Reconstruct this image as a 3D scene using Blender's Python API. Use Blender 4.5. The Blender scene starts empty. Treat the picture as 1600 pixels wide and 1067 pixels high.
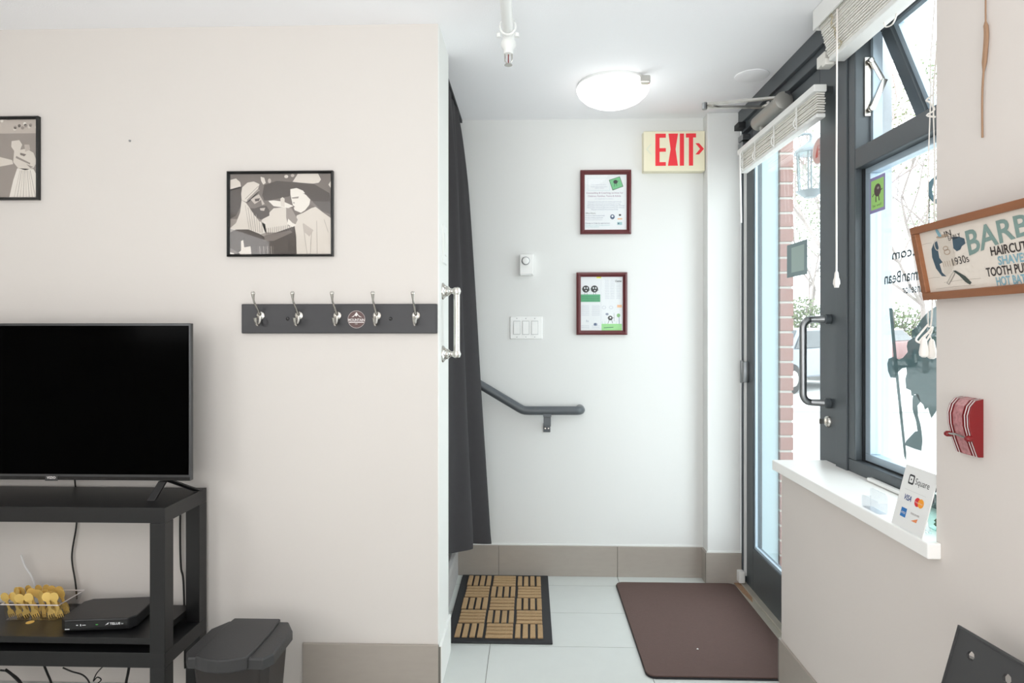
import bpy, bmesh, math, random
from mathutils import Vector, Matrix
random.seed(4)
C = bpy.context.scene.collection
PI = math.pi
# ------------------------------------------------------------------ camera, sky, lights, exposure
F = 991.0; CH = 1.256; TH = math.atan(29/991); HOR = 515.0
cd = bpy.data.cameras.new('camera'); cam = bpy.data.objects.new('camera', cd); C.objects.link(cam)
cam.location = (0, 0, CH); cam.rotation_euler = (PI/2, 0, TH)
cd.sensor_width = 36; cd.lens = 36*F/1600; cd.shift_y = -(533.5-HOR)/1600
cd.clip_start = .02; cd.clip_end = 300
bpy.context.scene.camera = cam
w = bpy.data.worlds.new('sky'); bpy.context.scene.world = w; w.use_nodes = True
bg = w.node_tree.nodes['Background']
bg.inputs[0].default_value = (.95, .98, 1, 1); bg.inputs[1].default_value = 3.6
def area(name, loc, rot, sx, sy, power, col=(1,1,1)):
    l = bpy.data.lights.new(name, 'AREA'); l.shape = 'RECTANGLE'; l.size = sx; l.size_y = sy
    l.energy = power; l.color = col
    o = bpy.data.objects.new(name, l); C.objects.link(o); o.location = loc; o.rotation_euler = rot
    return o
# added fill lamps, unseen behind the camera: one overhead, one facing forward
area('overhead_fill', (-.9, -1.2, 2.28), (0, 0, 0), 1.8, 1.2, 8, (1, .98, .96))
area('rear_fill', (-.9, -2.9, 1.45), (PI/2, 0, 0), 3.0, 1.6, 11, (.98, .985, 1))  # added fill; the wall behind it has no window
# added upward fill lamps, out of view, that brighten the ceiling
area('upward_fill', (-.3, -1.0, .9), (PI-.3, 0, 0), 1.8, 1.8, 25, (.96, .985, 1))
fl2 = area('upward_fill', (.45, -.9, .9), (PI-.95, 0, 0), 1.0, .8, 4.5, (.95, .98, 1)); fl2.data.spread = math.radians(110)  # added fill tilted towards the ceiling by the door
area('side_fill', (-2.8, -1.3, 1.7), (0, -PI/2, 0), 1.0, 2.0, 21, (.98, .99, 1))  # added fill lamp beside the solid left wall, brightens the right wall
sl = bpy.data.lights.new('sun', 'SUN'); sl.energy = 3.0; sl.angle = .35
so = bpy.data.objects.new('sun', sl); C.objects.link(so); so.rotation_euler = (math.radians(35), 0, math.radians(-100))
vs = bpy.context.scene.view_settings
vs.view_transform = 'Standard'; vs.look = 'None'; vs.gamma = 1; vs.exposure = .5; vs.use_curve_mapping = False
cy = bpy.context.scene.cycles
cy.max_bounces = 10; cy.diffuse_bounces = 6; cy.transparent_max_bounces = 24; cy.glossy_bounces = 5

# ------------------------------------------------------------------ survey helpers: sight lines met with real planes
ct, st = math.cos(TH), math.sin(TH)
def ray(px, py):
    u = (px-800)/F; v = (HOR-py)/F
    return u*ct-st, ct+u*st, v
def onY(px, py, Y):
    a, b, v = ray(px, py); k = Y/b; return k*a, CH+k*v
def onX(px, py, X):
    a, b, v = ray(px, py); k = X/a; return k*b, CH+k*v
def onZ(px, py, Z):
    a, b, v = ray(px, py); k = (Z-CH)/v; return k*a, k*b
def PY(px, py, Y): x, z = onY(px, py, Y); return Vector((x, Y, z))
def PX(px, py, X): y, z = onX(px, py, X); return Vector((X, y, z))
def PZ(px, py, Z): x, y = onZ(px, py, Z); return Vector((x, y, Z))

# ------------------------------------------------------------------ materials
def s2l(c): return tuple((x/12.92 if x <= .04045 else ((x+.055)/1.055)**2.4) for x in (v/255 for v in c))
MC = {}
def mat(name, rgb, rough=.5, metal=0, noise=0, nscale=8, bump=0, bscale=60, spec=.5, emit=0, stretch=None, coat=0):
    if name in MC: return MC[name]
    m = bpy.data.materials.new(name); m.use_nodes = True; nt = m.node_tree
    b = nt.nodes['Principled BSDF']; col = s2l(rgb)
    b.inputs['Base Color'].default_value = (*col, 1); b.inputs['Roughness'].default_value = rough
    b.inputs['Metallic'].default_value = metal; b.inputs['Specular IOR Level'].default_value = spec
    b.inputs['Coat Weight'].default_value = coat
    tc = nt.nodes.new('ShaderNodeTexCoord'); vec = tc.outputs['Object']
    if stretch:
        mp = nt.nodes.new('ShaderNodeMapping'); mp.inputs['Scale'].default_value = stretch
        nt.links.new(vec, mp.inputs[0]); vec = mp.outputs[0]
    if noise:
        n = nt.nodes.new('ShaderNodeTexNoise'); n.inputs['Scale'].default_value = nscale; n.inputs['Detail'].default_value = 5
        nt.links.new(vec, n.inputs['Vector'])
        r = nt.nodes.new('ShaderNodeMapRange'); r.inputs[3].default_value = 1-noise; r.inputs[4].default_value = 1+noise
        nt.links.new(n.outputs[0], r.inputs[0])
        mx = nt.nodes.new('ShaderNodeVectorMath'); mx.operation = 'SCALE'; mx.inputs[0].default_value = col
        nt.links.new(r.outputs[0], mx.inputs['Scale']); nt.links.new(mx.outputs[0], b.inputs['Base Color'])
    if bump:
        n2 = nt.nodes.new('ShaderNodeTexNoise'); n2.inputs['Scale'].default_value = bscale; n2.inputs['Detail'].default_value = 3
        nt.links.new(vec, n2.inputs['Vector'])
        bp = nt.nodes.new('ShaderNodeBump'); bp.inputs['Strength'].default_value = bump; bp.inputs['Distance'].default_value = .002
        nt.links.new(n2.outputs[0], bp.inputs['Height']); nt.links.new(bp.outputs[0], b.inputs['Normal'])
    if emit:
        b.inputs['Emission Color'].default_value = (1, .99, .97, 1); b.inputs['Emission Strength'].default_value = emit
    MC[name] = m; return m
def glass_mat(name, tint, refl=1.0):
    m = bpy.data.materials.new(name); m.use_nodes = True; nt = m.node_tree
    for n in list(nt.nodes):
        if n.type != 'OUTPUT_MATERIAL': nt.nodes.remove(n)
    out = [n for n in nt.nodes if n.type == 'OUTPUT_MATERIAL'][0]
    t = nt.nodes.new('ShaderNodeBsdfTransparent'); t.inputs[0].default_value = (*tint, 1)
    g = nt.nodes.new('ShaderNodeBsdfGlossy'); g.inputs['Roughness'].default_value = .02
    f = nt.nodes.new('ShaderNodeLayerWeight'); f.inputs[0].default_value = .5      # Schlick reflectance of a pane, alike from both sides
    pw = nt.nodes.new('ShaderNodeMath'); pw.operation = 'POWER'; pw.inputs[1].default_value = 5; nt.links.new(f.outputs['Facing'], pw.inputs[0])
    mu = nt.nodes.new('ShaderNodeMath'); mu.operation = 'MULTIPLY_ADD'; mu.inputs[1].default_value = .9*refl; mu.inputs[2].default_value = .035*refl
    nt.links.new(pw.outputs[0], mu.inputs[0])
    mx = nt.nodes.new('ShaderNodeMixShader'); nt.links.new(mu.outputs[0], mx.inputs[0])
    nt.links.new(t.outputs[0], mx.inputs[1]); nt.links.new(g.outputs[0], mx.inputs[2]); nt.links.new(mx.outputs[0], out.inputs[0])
    return m
def film_mat(name, rgb, alpha):
    m = mat(name, rgb, .5); m.node_tree.nodes['Principled BSDF'].inputs['Alpha'].default_value = alpha; return m
M = dict(
 wall_beige=mat('beige wall paint', (216,211,206), .75, noise=.012, nscale=2, bump=.08, bscale=90),
 wall_grey=mat('grey white wall paint', (225,226,224), .7, noise=.012, nscale=2, bump=.08, bscale=90),
 wall_white=mat('white paint', (232,233,230), .6),
 wall_right=mat('warm beige wall paint', (217,209,203), .7, noise=.02, nscale=3, bump=.08, bscale=90),
 ceil=mat('ceiling paint', (246,246,248), .85, bump=.25, bscale=160),
 tile=mat('pale grey porcelain tile', (204,207,204), .35, noise=.035, nscale=14, bump=.05, bscale=120),
 basetile=mat('taupe baseboard tile', (166,158,149), .45, noise=.06, nscale=26, stretch=(.6,1,2)),
 grout=mat('grout', (128,125,118), .9),
 frame=mat('charcoal aluminium frame', (76,82,86), .38, metal=.15, noise=.05, nscale=5),
 frame2=mat('dark gasket rubber', (28,30,33), .6),
 alu=mat('pale blue anodised reveal', (176,192,204), .4, metal=.3),
 silver=mat('brushed nickel', (205,202,196), .24, metal=1),
 steel=mat('satin steel', (150,152,154), .32, metal=1),
 closer=mat('painted grey closer metal', (160,158,152), .45, metal=.4),
 blind=mat('cream vinyl slat', (232,229,222), .5, noise=.03, nscale=12),
 blind_w=mat('white vinyl', (236,236,233), .45),
 tassel=mat('ivory tassel', (238,232,226), .4),
 black=mat('black stained wood veneer', (18,18,19), .38, noise=.15, nscale=30, stretch=(1,12,12), bump=.05),
 plast=mat('black plastic', (26,26,27), .35),
 plast_d=mat('glossy black plastic', (10,10,11), .12),
 bezel=mat('dark grey bezel', (72,73,74), .3, metal=.5),
 screen=mat('black glass screen', (1,1,1), .12, spec=.02),
 bin=mat('charcoal ribbed bin plastic', (50,50,51), .42, bump=.15, bscale=200),
 binb=mat('brown black bin body', (38,33,31), .45),
 curtain=mat('charcoal curtain cloth', (50,48,50), .85, noise=.08, nscale=40, bump=.25, bscale=300),
 carpet=mat('grey stair carpet', (172,170,168), .95, noise=.2, nscale=160, bump=.8, bscale=260),
 rail=mat('grey painted handrail', (84,89,93), .33),
 gold=mat('gold plastic', (240,204,118), .25, metal=.35),
 rack=mat('black painted board', (50,50,53), .38, bump=.06),
 white=mat('white plastic', (236,237,235), .4),
 ivory=mat('cream sign housing', (232,226,199), .45),
 red=mat('exit red', (236,52,62), .5),
 pullred=mat('fire red enamel', (122,16,22), .3),
 cherry=mat('cherry brown frame', (98,48,50), .32, noise=.1, nscale=20, stretch=(1,8,1)),
 oak=mat('brown sign frame wood', (138,88,56), .5, noise=.18, nscale=14, stretch=(8,1,8), bump=.1),
 paper=mat('white paper', (236,240,242), .6), board=mat('whitewashed board', (222,212,201), .6, noise=.04, nscale=10, stretch=(4,1,12)),
 blackframe=mat('black satin frame', (34,35,35), .28, metal=.3),
 brick=mat('red brick', (146,112,106), .85, noise=.2, nscale=30, bump=.4), mortar=mat('mortar', (188,184,178), .9),
 rubber=mat('black rubber', (38,39,42), .6, bump=.1), coir=mat('coir fibre', (176,146,108), .95, noise=.35, nscale=220, bump=1, bscale=300),
 mat_brown=mat('brown ribbed mat', (92,72,67), .9, noise=.08, nscale=90, bump=.5, bscale=260),
 asphalt=mat('pale concrete paving', (196,196,194), .9, noise=.05, nscale=1.5), kerb=mat('concrete', (190,190,188), .85, noise=.06),
 bark=mat('pale grey bark', (138,128,124), .9, noise=.2), leaf=mat('olive foliage', (100,110,80), .9, noise=.3, nscale=2),
 carp=mat('silver car paint', (130,137,146), .25, metal=.4), carp2=mat('red car paint', (128,74,72), .25), carp3=mat('white car paint', (222,224,226), .25), cglass=mat('dark car glass', (40,48,54), .1),
 tyre=mat('tyre', (32,32,34), .8), lens=mat('lamp lens', (225,228,232), .15),
 lantern=mat('weathered lantern metal', (120,130,136), .5, metal=.3),
 sill=mat('white sill paint', (248,247,244), .35, bump=.05), cable=mat('black cable', (20,20,20), .5), wcable=mat('white cable', (225,225,225), .5),
 rust=mat('aluminium threshold', (184,178,166), .4, metal=.3, noise=.15, nscale=25), rustspot=mat('rust stain', (166,132,104), .8, noise=.3, nscale=60),
 strap=mat('brown leather cord', (150,118,92), .7), chair=mat('charcoal chair plastic', (62,62,63), .48, bump=.06),
 dome=mat('lit opal glass dome', (250,250,248), .3, emit=1.6), fence=mat('grey fence', (150,152,150), .8),
)
M['glass'] = glass_mat('window glass', (.93,.97,.975)); M['pglass'] = glass_mat('picture glass', (.98,.98,.98), .55)
M['clear'] = glass_mat('clear acrylic', (.955,.96,.97), 1.2)

# ------------------------------------------------------------------ object helpers
def tag(o, label=None, cat=None, group=None, kind=None):
    if label: o['label'] = label
    if cat: o['category'] = cat
    if group: o['group'] = group
    if kind: o['kind'] = kind
    return o
def thing(name, loc, label, cat, group=None):
    o = bpy.data.objects.new(name, None); C.objects.link(o); o.location = loc; o.empty_display_size = .05
    return tag(o, label, cat, group)
def wloc(o):
    v = Vector((0,0,0))
    while o is not None: v += Vector(o.location); o = o.parent
    return v
class MB:
    def __init__(s): s.v = []; s.f = []; s.m = []; s.mats = []; s.sm = []
    def mi(s, m):
        if m is None: return 0
        if m not in s.mats: s.mats.append(m)
        return s.mats.index(m)
    def add(s, vs_, fs, m=None, smooth=False):
        b = len(s.v); s.v += [Vector(p) for p in vs_]
        for f in fs: s.f.append([b+i for i in f]); s.m.append((m)); s.sm.append(smooth)
        return s
    def box(s, x0, x1, y0, y1, z0, z1, m=None):
        x0, x1 = sorted((x0,x1)); y0, y1 = sorted((y0,y1)); z0, z1 = sorted((z0,z1))
        return s.add([(x0,y0,z0),(x1,y0,z0),(x1,y1,z0),(x0,y1,z0),(x0,y0,z1),(x1,y0,z1),(x1,y1,z1),(x0,y1,z1)],
            [(0,3,2,1),(4,5,6,7),(0,1,5,4),(1,2,6,5),(2,3,7,6),(3,0,4,7)], m)
    def obox(s, o, ax, ay, az, m=None):      # box from corner o with three edge vectors
        o, ax, ay, az = map(Vector, (o, ax, ay, az))
        p = [o, o+ax, o+ax+ay, o+ay, o+az, o+ax+az, o+ax+ay+az, o+ay+az]
        fs = [(0,3,2,1),(4,5,6,7),(0,1,5,4),(1,2,6,5),(2,3,7,6),(3,0,4,7)]
        if ax.cross(ay).dot(az) < 0: fs = [f[::-1] for f in fs]
        return s.add(p, fs, m)
    def prism(s, pts, d, m=None, smooth=False):   # closed outline in 3-D swept by vector d
        pts = [Vector(p) for p in pts]; d = Vector(d); n = len(pts)
        nor = Vector((0,0,0))
        for i in range(n): nor += pts[i].cross(pts[(i+1)%n])
        if nor.dot(d) > 0: pts = pts[::-1]
        fs = [tuple(range(n)), tuple(range(2*n-1, n-1, -1))]
        s.add(pts+[p+d for p in pts], fs+[(i, n+i, n+(i+1)%n, (i+1)%n) for i in range(n)], m, smooth); return s
    def tube(s, path, r, seg=10, m=None, closed=False, caps=True):
        path = [Vector(p) for p in path]; n = len(path); rs = r if isinstance(r, (list,tuple)) else [r]*n
        vs_ = []; up = None
        for i, p in enumerate(path):
            a = path[max(i-1,0)] if not closed else path[(i-1)%n]; b = path[min(i+1,n-1)] if not closed else path[(i+1)%n]
            t = (b-a).normalized()
            if up is None: up = t.orthogonal().normalized()
            up = (up - t*up.dot(t)); up = up.normalized() if up.length > 1e-6 else t.orthogonal().normalized()
            q = t.cross(up)
            for k in range(seg):
                an = 2*PI*k/seg; vs_.append(p+(up*math.cos(an)+q*math.sin(an))*rs[i])
        fs = []
        for i in range(n if closed else n-1):
            j = (i+1) % n
            for k in range(seg):
                fs.append((i*seg+k, i*seg+(k+1)%seg, j*seg+(k+1)%seg, j*seg+k))
        if caps and not closed: fs.append(tuple(range(seg))[::-1]); fs.append(tuple((n-1)*seg+k for k in range(seg)))
        return s.add(vs_, fs, m, True)
    def lathe(s, o, axis, prof, seg=24, m=None):   # prof: (radius, along)
        o = Vector(o); a = Vector(axis).normalized()
        path = [o+a*h for _, h in prof]; u = a.orthogonal().normalized(); q = a.cross(u); vs_ = []
        for (r, h) in prof:
            for k in range(seg):
                an = 2*PI*k/seg; vs_.append(o+a*h+(u*math.cos(an)+q*math.sin(an))*max(r,1e-5))
        n = len(prof); fs = [(i*seg+k, i*seg+(k+1)%seg, (i+1)*seg+(k+1)%seg, (i+1)*seg+k) for i in range(n-1) for k in range(seg)]
        fs.append(tuple(range(seg))[::-1]); fs.append(tuple((n-1)*seg+k for k in range(seg)))
        return s.add(vs_, fs, m, True)
    def build(s, name, m, parent=None, bevel=0, seg=2, center=True):
        org = wloc(parent) if parent else None
        loc = Vector((0,0,0))
        if center:
            xs = [p.x for p in s.v]; ys = [p.y for p in s.v]; zs = [p.z for p in s.v]
            loc = Vector(((min(xs)+max(xs))/2, (min(ys)+max(ys))/2, min(zs)))
        me = bpy.data.meshes.new(name); me.from_pydata([p-loc for p in s.v], [], s.f)
        mats = []
        for q in s.m:
            q = q or m
            if q not in mats: mats.append(q)
        for q in mats: me.materials.append(q)
        for p, q, sm in zip(me.polygons, s.m, s.sm):
            p.material_index = mats.index(q or m); p.use_smooth = sm
        if bevel or True:
            bm = bmesh.new(); bm.from_mesh(me)
            if bevel:
                ed = [e for e in bm.edges if len(e.link_faces) == 2 and e.calc_face_angle(0) > .6]
                bmesh.ops.bevel(bm, geom=ed, offset=bevel, segments=seg, profile=.5, affect='EDGES', clamp_overlap=True)
            bm.to_mesh(me); bm.free()
        me.update()
        if any(s.sm):
            try: me.set_sharp_from_angle(angle=.7)
            except Exception: pass
        o = bpy.data.objects.new(name, me); C.objects.link(o)
        if parent is not None: o.parent = parent; o.location = loc-org
        else: o.location = loc
        return o
def struct(name, mb, m, bevel=0, parent=None):
    o = mb.build(name, m, parent, bevel); 
    if parent is None: o['kind'] = 'structure'
    return o
def arc(c, r, a0, a1, n): return [(c[0]+r*math.cos(a0+(a1-a0)*i/n), c[1]+r*math.sin(a0+(a1-a0)*i/n)) for i in range(n+1)]
def smoothpath(pts, n=6):
    pts = [Vector(p) for p in pts]; out = []
    P = [pts[0]]+pts+[pts[-1]]
    for i in range(1, len(P)-2):
        a, b, c, d = P[i-1:i+3]
        for k in range(n):
            t = k/n; out.append(.5*((2*b)+(c-a)*t+(2*a-5*b+4*c-d)*t*t+(3*b-a-3*c+d)*t**3))
    out.append(pts[-1]); return out
class Flat:      # a flat print: shapes in metres on a plane, each layer a hair above the last
    def __init__(s, o, u, v, n): s.o, s.u, s.v, s.n = map(Vector, (o,u,v,n)); s.mb = MB(); s.u.normalize(); s.v.normalize(); s.n.normalize()
    def pt(s, a, b, h=0): return s.o+s.u*a+s.v*b+s.n*h
    def poly(s, pts, m, L=1, h=.0002):
        z = h*L; p = [s.pt(a,b,z) for a,b in pts]
        nn = Vector((0,0,0))
        for i in range(len(p)): nn += (p[i]-p[0]).cross(p[(i+1)%len(p)]-p[0])
        if nn.dot(s.n) < 0: p = p[::-1]
        s.mb.add(p, [tuple(range(len(p)))], m); return s
    def rect(s, a0, b0, a1, b1, m, L=1): return s.poly([(a0,b0),(a1,b0),(a1,b1),(a0,b1)], m, L)
    def ell(s, a, b, ra, rb, m, L=1, n=20, rot=0):
        c, d = math.cos(rot), math.sin(rot)
        return s.poly([(a+ra*math.cos(t)*c-rb*math.sin(t)*d, b+ra*math.cos(t)*d+rb*math.sin(t)*c) for t in (2*PI*i/n for i in range(n))], m, L)
    def ring(s, a, b, ra, rb, wd, m, L=1, n=20, t0=0, t1=2*PI):
        for i in range(n):
            t, q = t0+(t1-t0)*i/n, t0+(t1-t0)*(i+1)/n
            s.poly([(a+ra*math.cos(t), b+rb*math.sin(t)), (a+ra*math.cos(q), b+rb*math.sin(q)), (a+(ra-wd)*math.cos(q), b+(rb-wd)*math.sin(q)), (a+(ra-wd)*math.cos(t), b+(rb-wd)*math.sin(t))], m, L)
        return s
    def line(s, pts, wd, m, L=1):
        for (a,b),(c,d) in zip(pts[:-1], pts[1:]):
            l = math.hypot(c-a,d-b) or 1; nx, ny = -(d-b)/l*wd/2, (c-a)/l*wd/2
            s.poly([(a+nx,b+ny),(c+nx,d+ny),(c-nx,d-ny),(a-nx,b-ny)], m, L)
        return s
    def text(s, txt, a, b, size, m, L=2, width=None, rot=0, align='LEFT', mirror=False, bold=0, shear=0, arch=0):
        cu = bpy.data.curves.new('t', 'FONT'); cu.body = txt; cu.size = size; cu.align_x = align; cu.resolution_u = 3; cu.offset = bold*size; cu.shear = shear
        ob = bpy.data.objects.new('t', cu); C.objects.link(ob)
        dg = bpy.context.evaluated_depsgraph_get(); dg.update()
        me = bpy.data.meshes.new_from_object(ob.evaluated_get(dg)); bpy.data.objects.remove(ob)
        xs = [p.co.x for p in me.vertices]
        if xs:
            k = width/(max(xs)-min(xs)) if width else 1
            x0 = min(xs); cc, ss = math.cos(rot), math.sin(rot); out = []
            for p in me.vertices:
                x, y = (p.co.x-(x0 if align == 'LEFT' else 0))*k, p.co.y
                if arch: y = y*(1+arch[0]*x)+arch[1]*math.sin(min(1, x/arch[2])*PI/2)
                if mirror: x = -x
                out.append(s.pt(a+x*cc-y*ss, b+x*ss+y*cc, .0002*L))
            fs = [tuple(f.vertices) for f in me.polygons]
            if mirror: fs = [f[::-1] for f in fs]
            s.mb.add(out, fs, m)
        bpy.data.meshes.remove(me); bpy.data.curves.remove(cu); return s
    def build(s, name, parent=None): return s.mb.build(name, M['paper'], parent)
def ink(n, rgb): return mat('ink '+n, rgb, .6)

# ------------------------------------------------------------------ the room
HC = 2.33; YB = 3.245; YL = 2.218; YL2 = 2.475; XE = -.3215; XR = .895; XC = .8745; YC = 3.165; XD = 1.08
XW = -2.9; YF = -3.1; BH = .154
fl = MB(); fl.box(XW, 1.13, YF, YB, -.05, -.0025); floor = struct('floor', fl, M['grout'])
gx, gy = .602, .301; xs0 = .441; ys0 = 2.518
rows = [YF]+[ys0+gy*k for k in range(-18, 3)]+[YB]
cols = [XW]+[xs0+gx*k for k in range(-5, 2)]+[1.045]
tile_me = {}
rest = MB()
for i in range(len(rows)-1):
    for j in range(len(cols)-1):
        y0, y1, x0, x1 = rows[i], rows[i+1], cols[j], cols[j+1]
        if x1-x0 < .01: continue
        if y0 < 1.2 or x1 < -1.8: rest.box(x0+.0012, x1-.0012, y0+.0012, y1-.0012, -.0024, 0); continue
        key = (round(x1-x0,3), round(y1-y0,3))
        t = MB().box(x0+.0012, x1-.0012, y0+.0012, y1-.0012, -.0024, 0)
        if key in tile_me:
            o = bpy.data.objects.new('tile', tile_me[key]); C.objects.link(o); o.parent = floor
            o.location = Vector(((x0+x1)/2, (y0+y1)/2, -.0024))-wloc(floor)
        else:
            o = t.build('tile', M['tile'], floor); tile_me[key] = o.data
tag(rest.build('distant_tiles', M['tile'], floor), kind='stuff')
struct('ceiling', MB().box(XW, 1.13, YF, YB+.1, HC, HC+.15), M['ceil'])
struct('wall_back', MB().box(XW, 1.13, YB, YB+.1, -.05, HC), M['wall_grey'])
struct('wall_left', MB().box(XW, XE-.004, YL, YL2, -.05, HC).add(
    [(XE-.004,YL+.003,-.05),(XE,YL+.006,-.05),(XE,YL2,-.05),(XE-.004,YL2,-.05),(XE-.004,YL+.003,HC),(XE,YL+.006,HC),(XE,YL2,HC),(XE-.004,YL2,HC)],
    [(0,1,5,4),(1,2,6,5),(2,3,7,6)], M['wall_white']), M['wall_beige'])
struct('wall_column', MB().box(XC, 1.04, YC, YB, -.05, HC), M['wall_grey'], .004)
struct('wall_side', MB().box(XW-.1, XW, YF, YB+.1, -.05, HC), M['wall_beige'])
struct('wall_front', MB().box(XW, 1.13, YF-.1, YF, -.05, HC), M['wall_beige'])
YS0, YS1 = 1.426, 2.29
struct('wall_right', MB().box(XR, 1.14, YF, YS0, -.05, HC).box(XR, 1.055, YS0, YS1, -.05, .755), M['wall_right'])
# baseboards of tile
def baseboard(name, segs, m=M['basetile']):   # segs: list of (p0, p1, outward normal)
    g = MB()
    for (p0, p1, n, dz) in segs:
        p0, p1, n = Vector((*p0,0)), Vector((*p1,0)), Vector((*n,0)); g.obox(p0, p1-p0, n*.006, (0,0,BH+dz-.002))
    root = struct(name, g, M['grout'])
    for (p0, p1, n, dz) in segs:
        p0, p1, n = Vector((*p0,0)), Vector((*p1,0)), Vector((*n,0)); d = (p1-p0); L = d.length; d.normalize()
        MB().obox(p0+d*.0012, d*(L-.0024), n*.01, (0,0,BH+dz)).build('tile', m, root, .001, 1)
bx = [XE-.05, -.163, .441, XC]
baseboard('baseboard_back', [((bx[i],YB), (bx[i+1],YB), (0,-1), 0) for i in range(3)]+[((XC,YC),(XC,YB-.01),(-1,0),0), ((XC-.01,YC),(1.04,YC),(0,-1),0)])
x474 = onY(474, 1000, YL)[0]
baseboard('baseboard_left', [((XE,YL),(XE-.001-(XE-x474),YL),(0,-1),-.002)])
baseboard('baseboard_end', [((XE,YL),(XE,YL2),(1,0),-.01)], M['wall_white'])
baseboard('baseboard_right', [((XR,YS1-.5*k),(XR,max(YS1-.5*(k+1),YF)),(-1,0),0) for k in range(0,8)]+[((XR-.01,YS1),(1.05,YS1),(0,1),0)])
# white seam above the tiles
struct('trim_1', MB().box(XE-.05, XC, YB-.004, YB, BH+.0005, BH+.008).box(XC-.004, 1.04, YC-.004, YC, BH+.0005, BH+.008), M['wall_white'])

# stairs behind the curtain
sp = MB()
prof = [(-.37,0),(-.37,.13),(-.362,.145),(-.366,.165),(-.38,.172)]
x = -.38; z = .172
pts = list(prof)
for k in range(7):
    x2 = x-.26; pts += [(x2+.01, z)]; pts += [(x2, z+.14), (x2+.012, z+.155), (x2+.005, z+.172)]; x = x2; z += .172
pts = [p for p in pts if p[0] > XW+.02]; pts += [(XW+.01, pts[-1][1]), (XW+.01, 0)]
stairs = thing('staircase', (-.9,2.86,0), 'carpeted stairs rising to the left behind the dark curtain', 'staircase')
sp.prism([(a, 2.477, b) for a, b in pts], (0, .757, 0)); sp.build('step_carpet', M['carpet'], stairs)

# ------------------------------------------------------------------ sill
sill = MB()
sill.prism([(.865,YS0-.018,.755),(.895,YS0-.018,.755),(.895,YS0+.001,.755),(1.058,YS0+.001,.755),(1.058,2.30,.755),(.865,2.30,.755)], (0,0,.035))
struct('trim_2', sill, M['sill'], .003)

# ------------------------------------------------------------------ door
door = MB().box(1.04, 1.13, 3.152, YC, 0, HC).box(1.045,1.13, 2.13, 2.205, 0, HC).box(1.04, 1.13, 2.205, 3.152, 2.222, HC)
door.box(1.025, 1.04, 2.0, YC, 2.262, HC)
door = struct('door_1', door, M['frame'], .002)
MB().box(1.005, 1.05, 3.10, YC-.002, 2.235, 2.262).build('header_end_block', M['frame2'], door, .002)
MB().box(1.0, 1.13, 2.2, 3.165, -.002, .008).box(1.03, 1.06, 2.2, 3.165, .008, .016).build('threshold', M['rust'], door, .002)
MB().prism([(1.0,3.163,.0085),(1.05,3.163,.0085),(1.035,3.0,.0085),(1.015,2.93,.0085),(1.005,3.03,.0085)], (0,0,.0006)).build('rust_stain', M['rustspot'], door)
y0, y1 = 2.213, 3.145
def strip(name, a, b, c, d, m=M['frame'], x0=XD-.022, x1=XD+.022, bev=.003): return MB().box(x0, x1, a, b, c, d).build(name, m, door, bev)
strip('hinge_stile', 3.05, y1, .012, 2.215); strip('lock_stile', y0, 2.353, .012, 2.215)
strip('bottom_rail', 2.353, 3.05, .012, .215); strip('top_rail', 2.353, 3.05, 2.09, 2.215)
strip('glass_pane', 2.353, 3.05, .215, 2.09, M['glass'], XD-.004, XD+.004, 0)
gb = MB()
for a,b,c,d in ((2.353,2.365,.215,2.09),(3.035,3.05,.215,2.09),(2.365,3.035,.215,.228),(2.365,3.035,2.078,2.09)): gb.box(XD-.016, XD-.005, a, b, c, d)
gb.build('glazing_bead', M['alu'], door)
MB().box(1.048, 1.06, 3.138, 3.152, .05, 2.2).build('weather_strip', M['white'], door)
MB().box(1.035, 1.058, 3.105, 3.145, 1.0, 1.10).tube([(1.038,3.146,.995),(1.038,3.146,1.105)], .009).build('hinge', M['steel'], door, .002)
MB().box(1.02, 1.058, 3.09, 3.15, 2.13, 2.165).box(1.02, 1.058, 3.09, 3.15, 2.172, 2.20).build('hinge', M['steel'], door, .003)
MB().box(1.015, 1.045, 3.12, 3.16, .02, .075).build('floor_hinge', M['blind_w'], door, .004)
# pull handle
ha = PX(1306, 498, XD-.022); za, zb = 1.256+.042, 1.256-.243
yh0 = 2.27
hp = [(XD-.022, yh0, 1.292)]+[(XD-.022-.075+.02*math.cos(t)-.02, yh0, 0) for t in ()]
def U(yc, z0, z1, xo, r, yo):
    p = [(XD-.02, yc, z0), (xo+r, yo, z0)]
    for k in range(1, 6): t = k/6*PI/2; p.append((xo+r-r*math.sin(t), yo, z0+(r-r*math.cos(t))*(1 if z1>z0 else -1)))
    p.append((xo, yo, z0+(r if z1>z0 else -r))); q = []
    for k in range(1, 6): t = k/6*PI/2; q.append((xo+r-r*math.cos(t), yo, z1+(-r+r*math.sin(t))*(1 if z1>z0 else -1)))
    return p+[(xo, yo, z1-(r if z1>z0 else -r))]+q+[(xo+r, yo, z1), (XD-.02, yc, z1)]
mbh = MB().tube(U(2.27, .996, 1.293, .975, .03, 2.30), .0125, 14)
hd = mbh.build('pull_handle', M['steel'], door)
for z in (.996, 1.293): MB().lathe((XD-.022, 2.272, z), (-1,.15,0), [(.018,0),(.018,.016),(.014,.02)], 16).build('handle_collar', M['frame'], hd)
lk = MB().lathe((XD-.02, 2.283, .93), (-1,0,0), [(.021,0),(.021,.006),(.017,.012),(.012,.014)], 20); lk.box(1.025, 1.05, 2.281, 2.287, .922, .94); lk.build('lock_cylinder', M['silver'], door)
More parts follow.
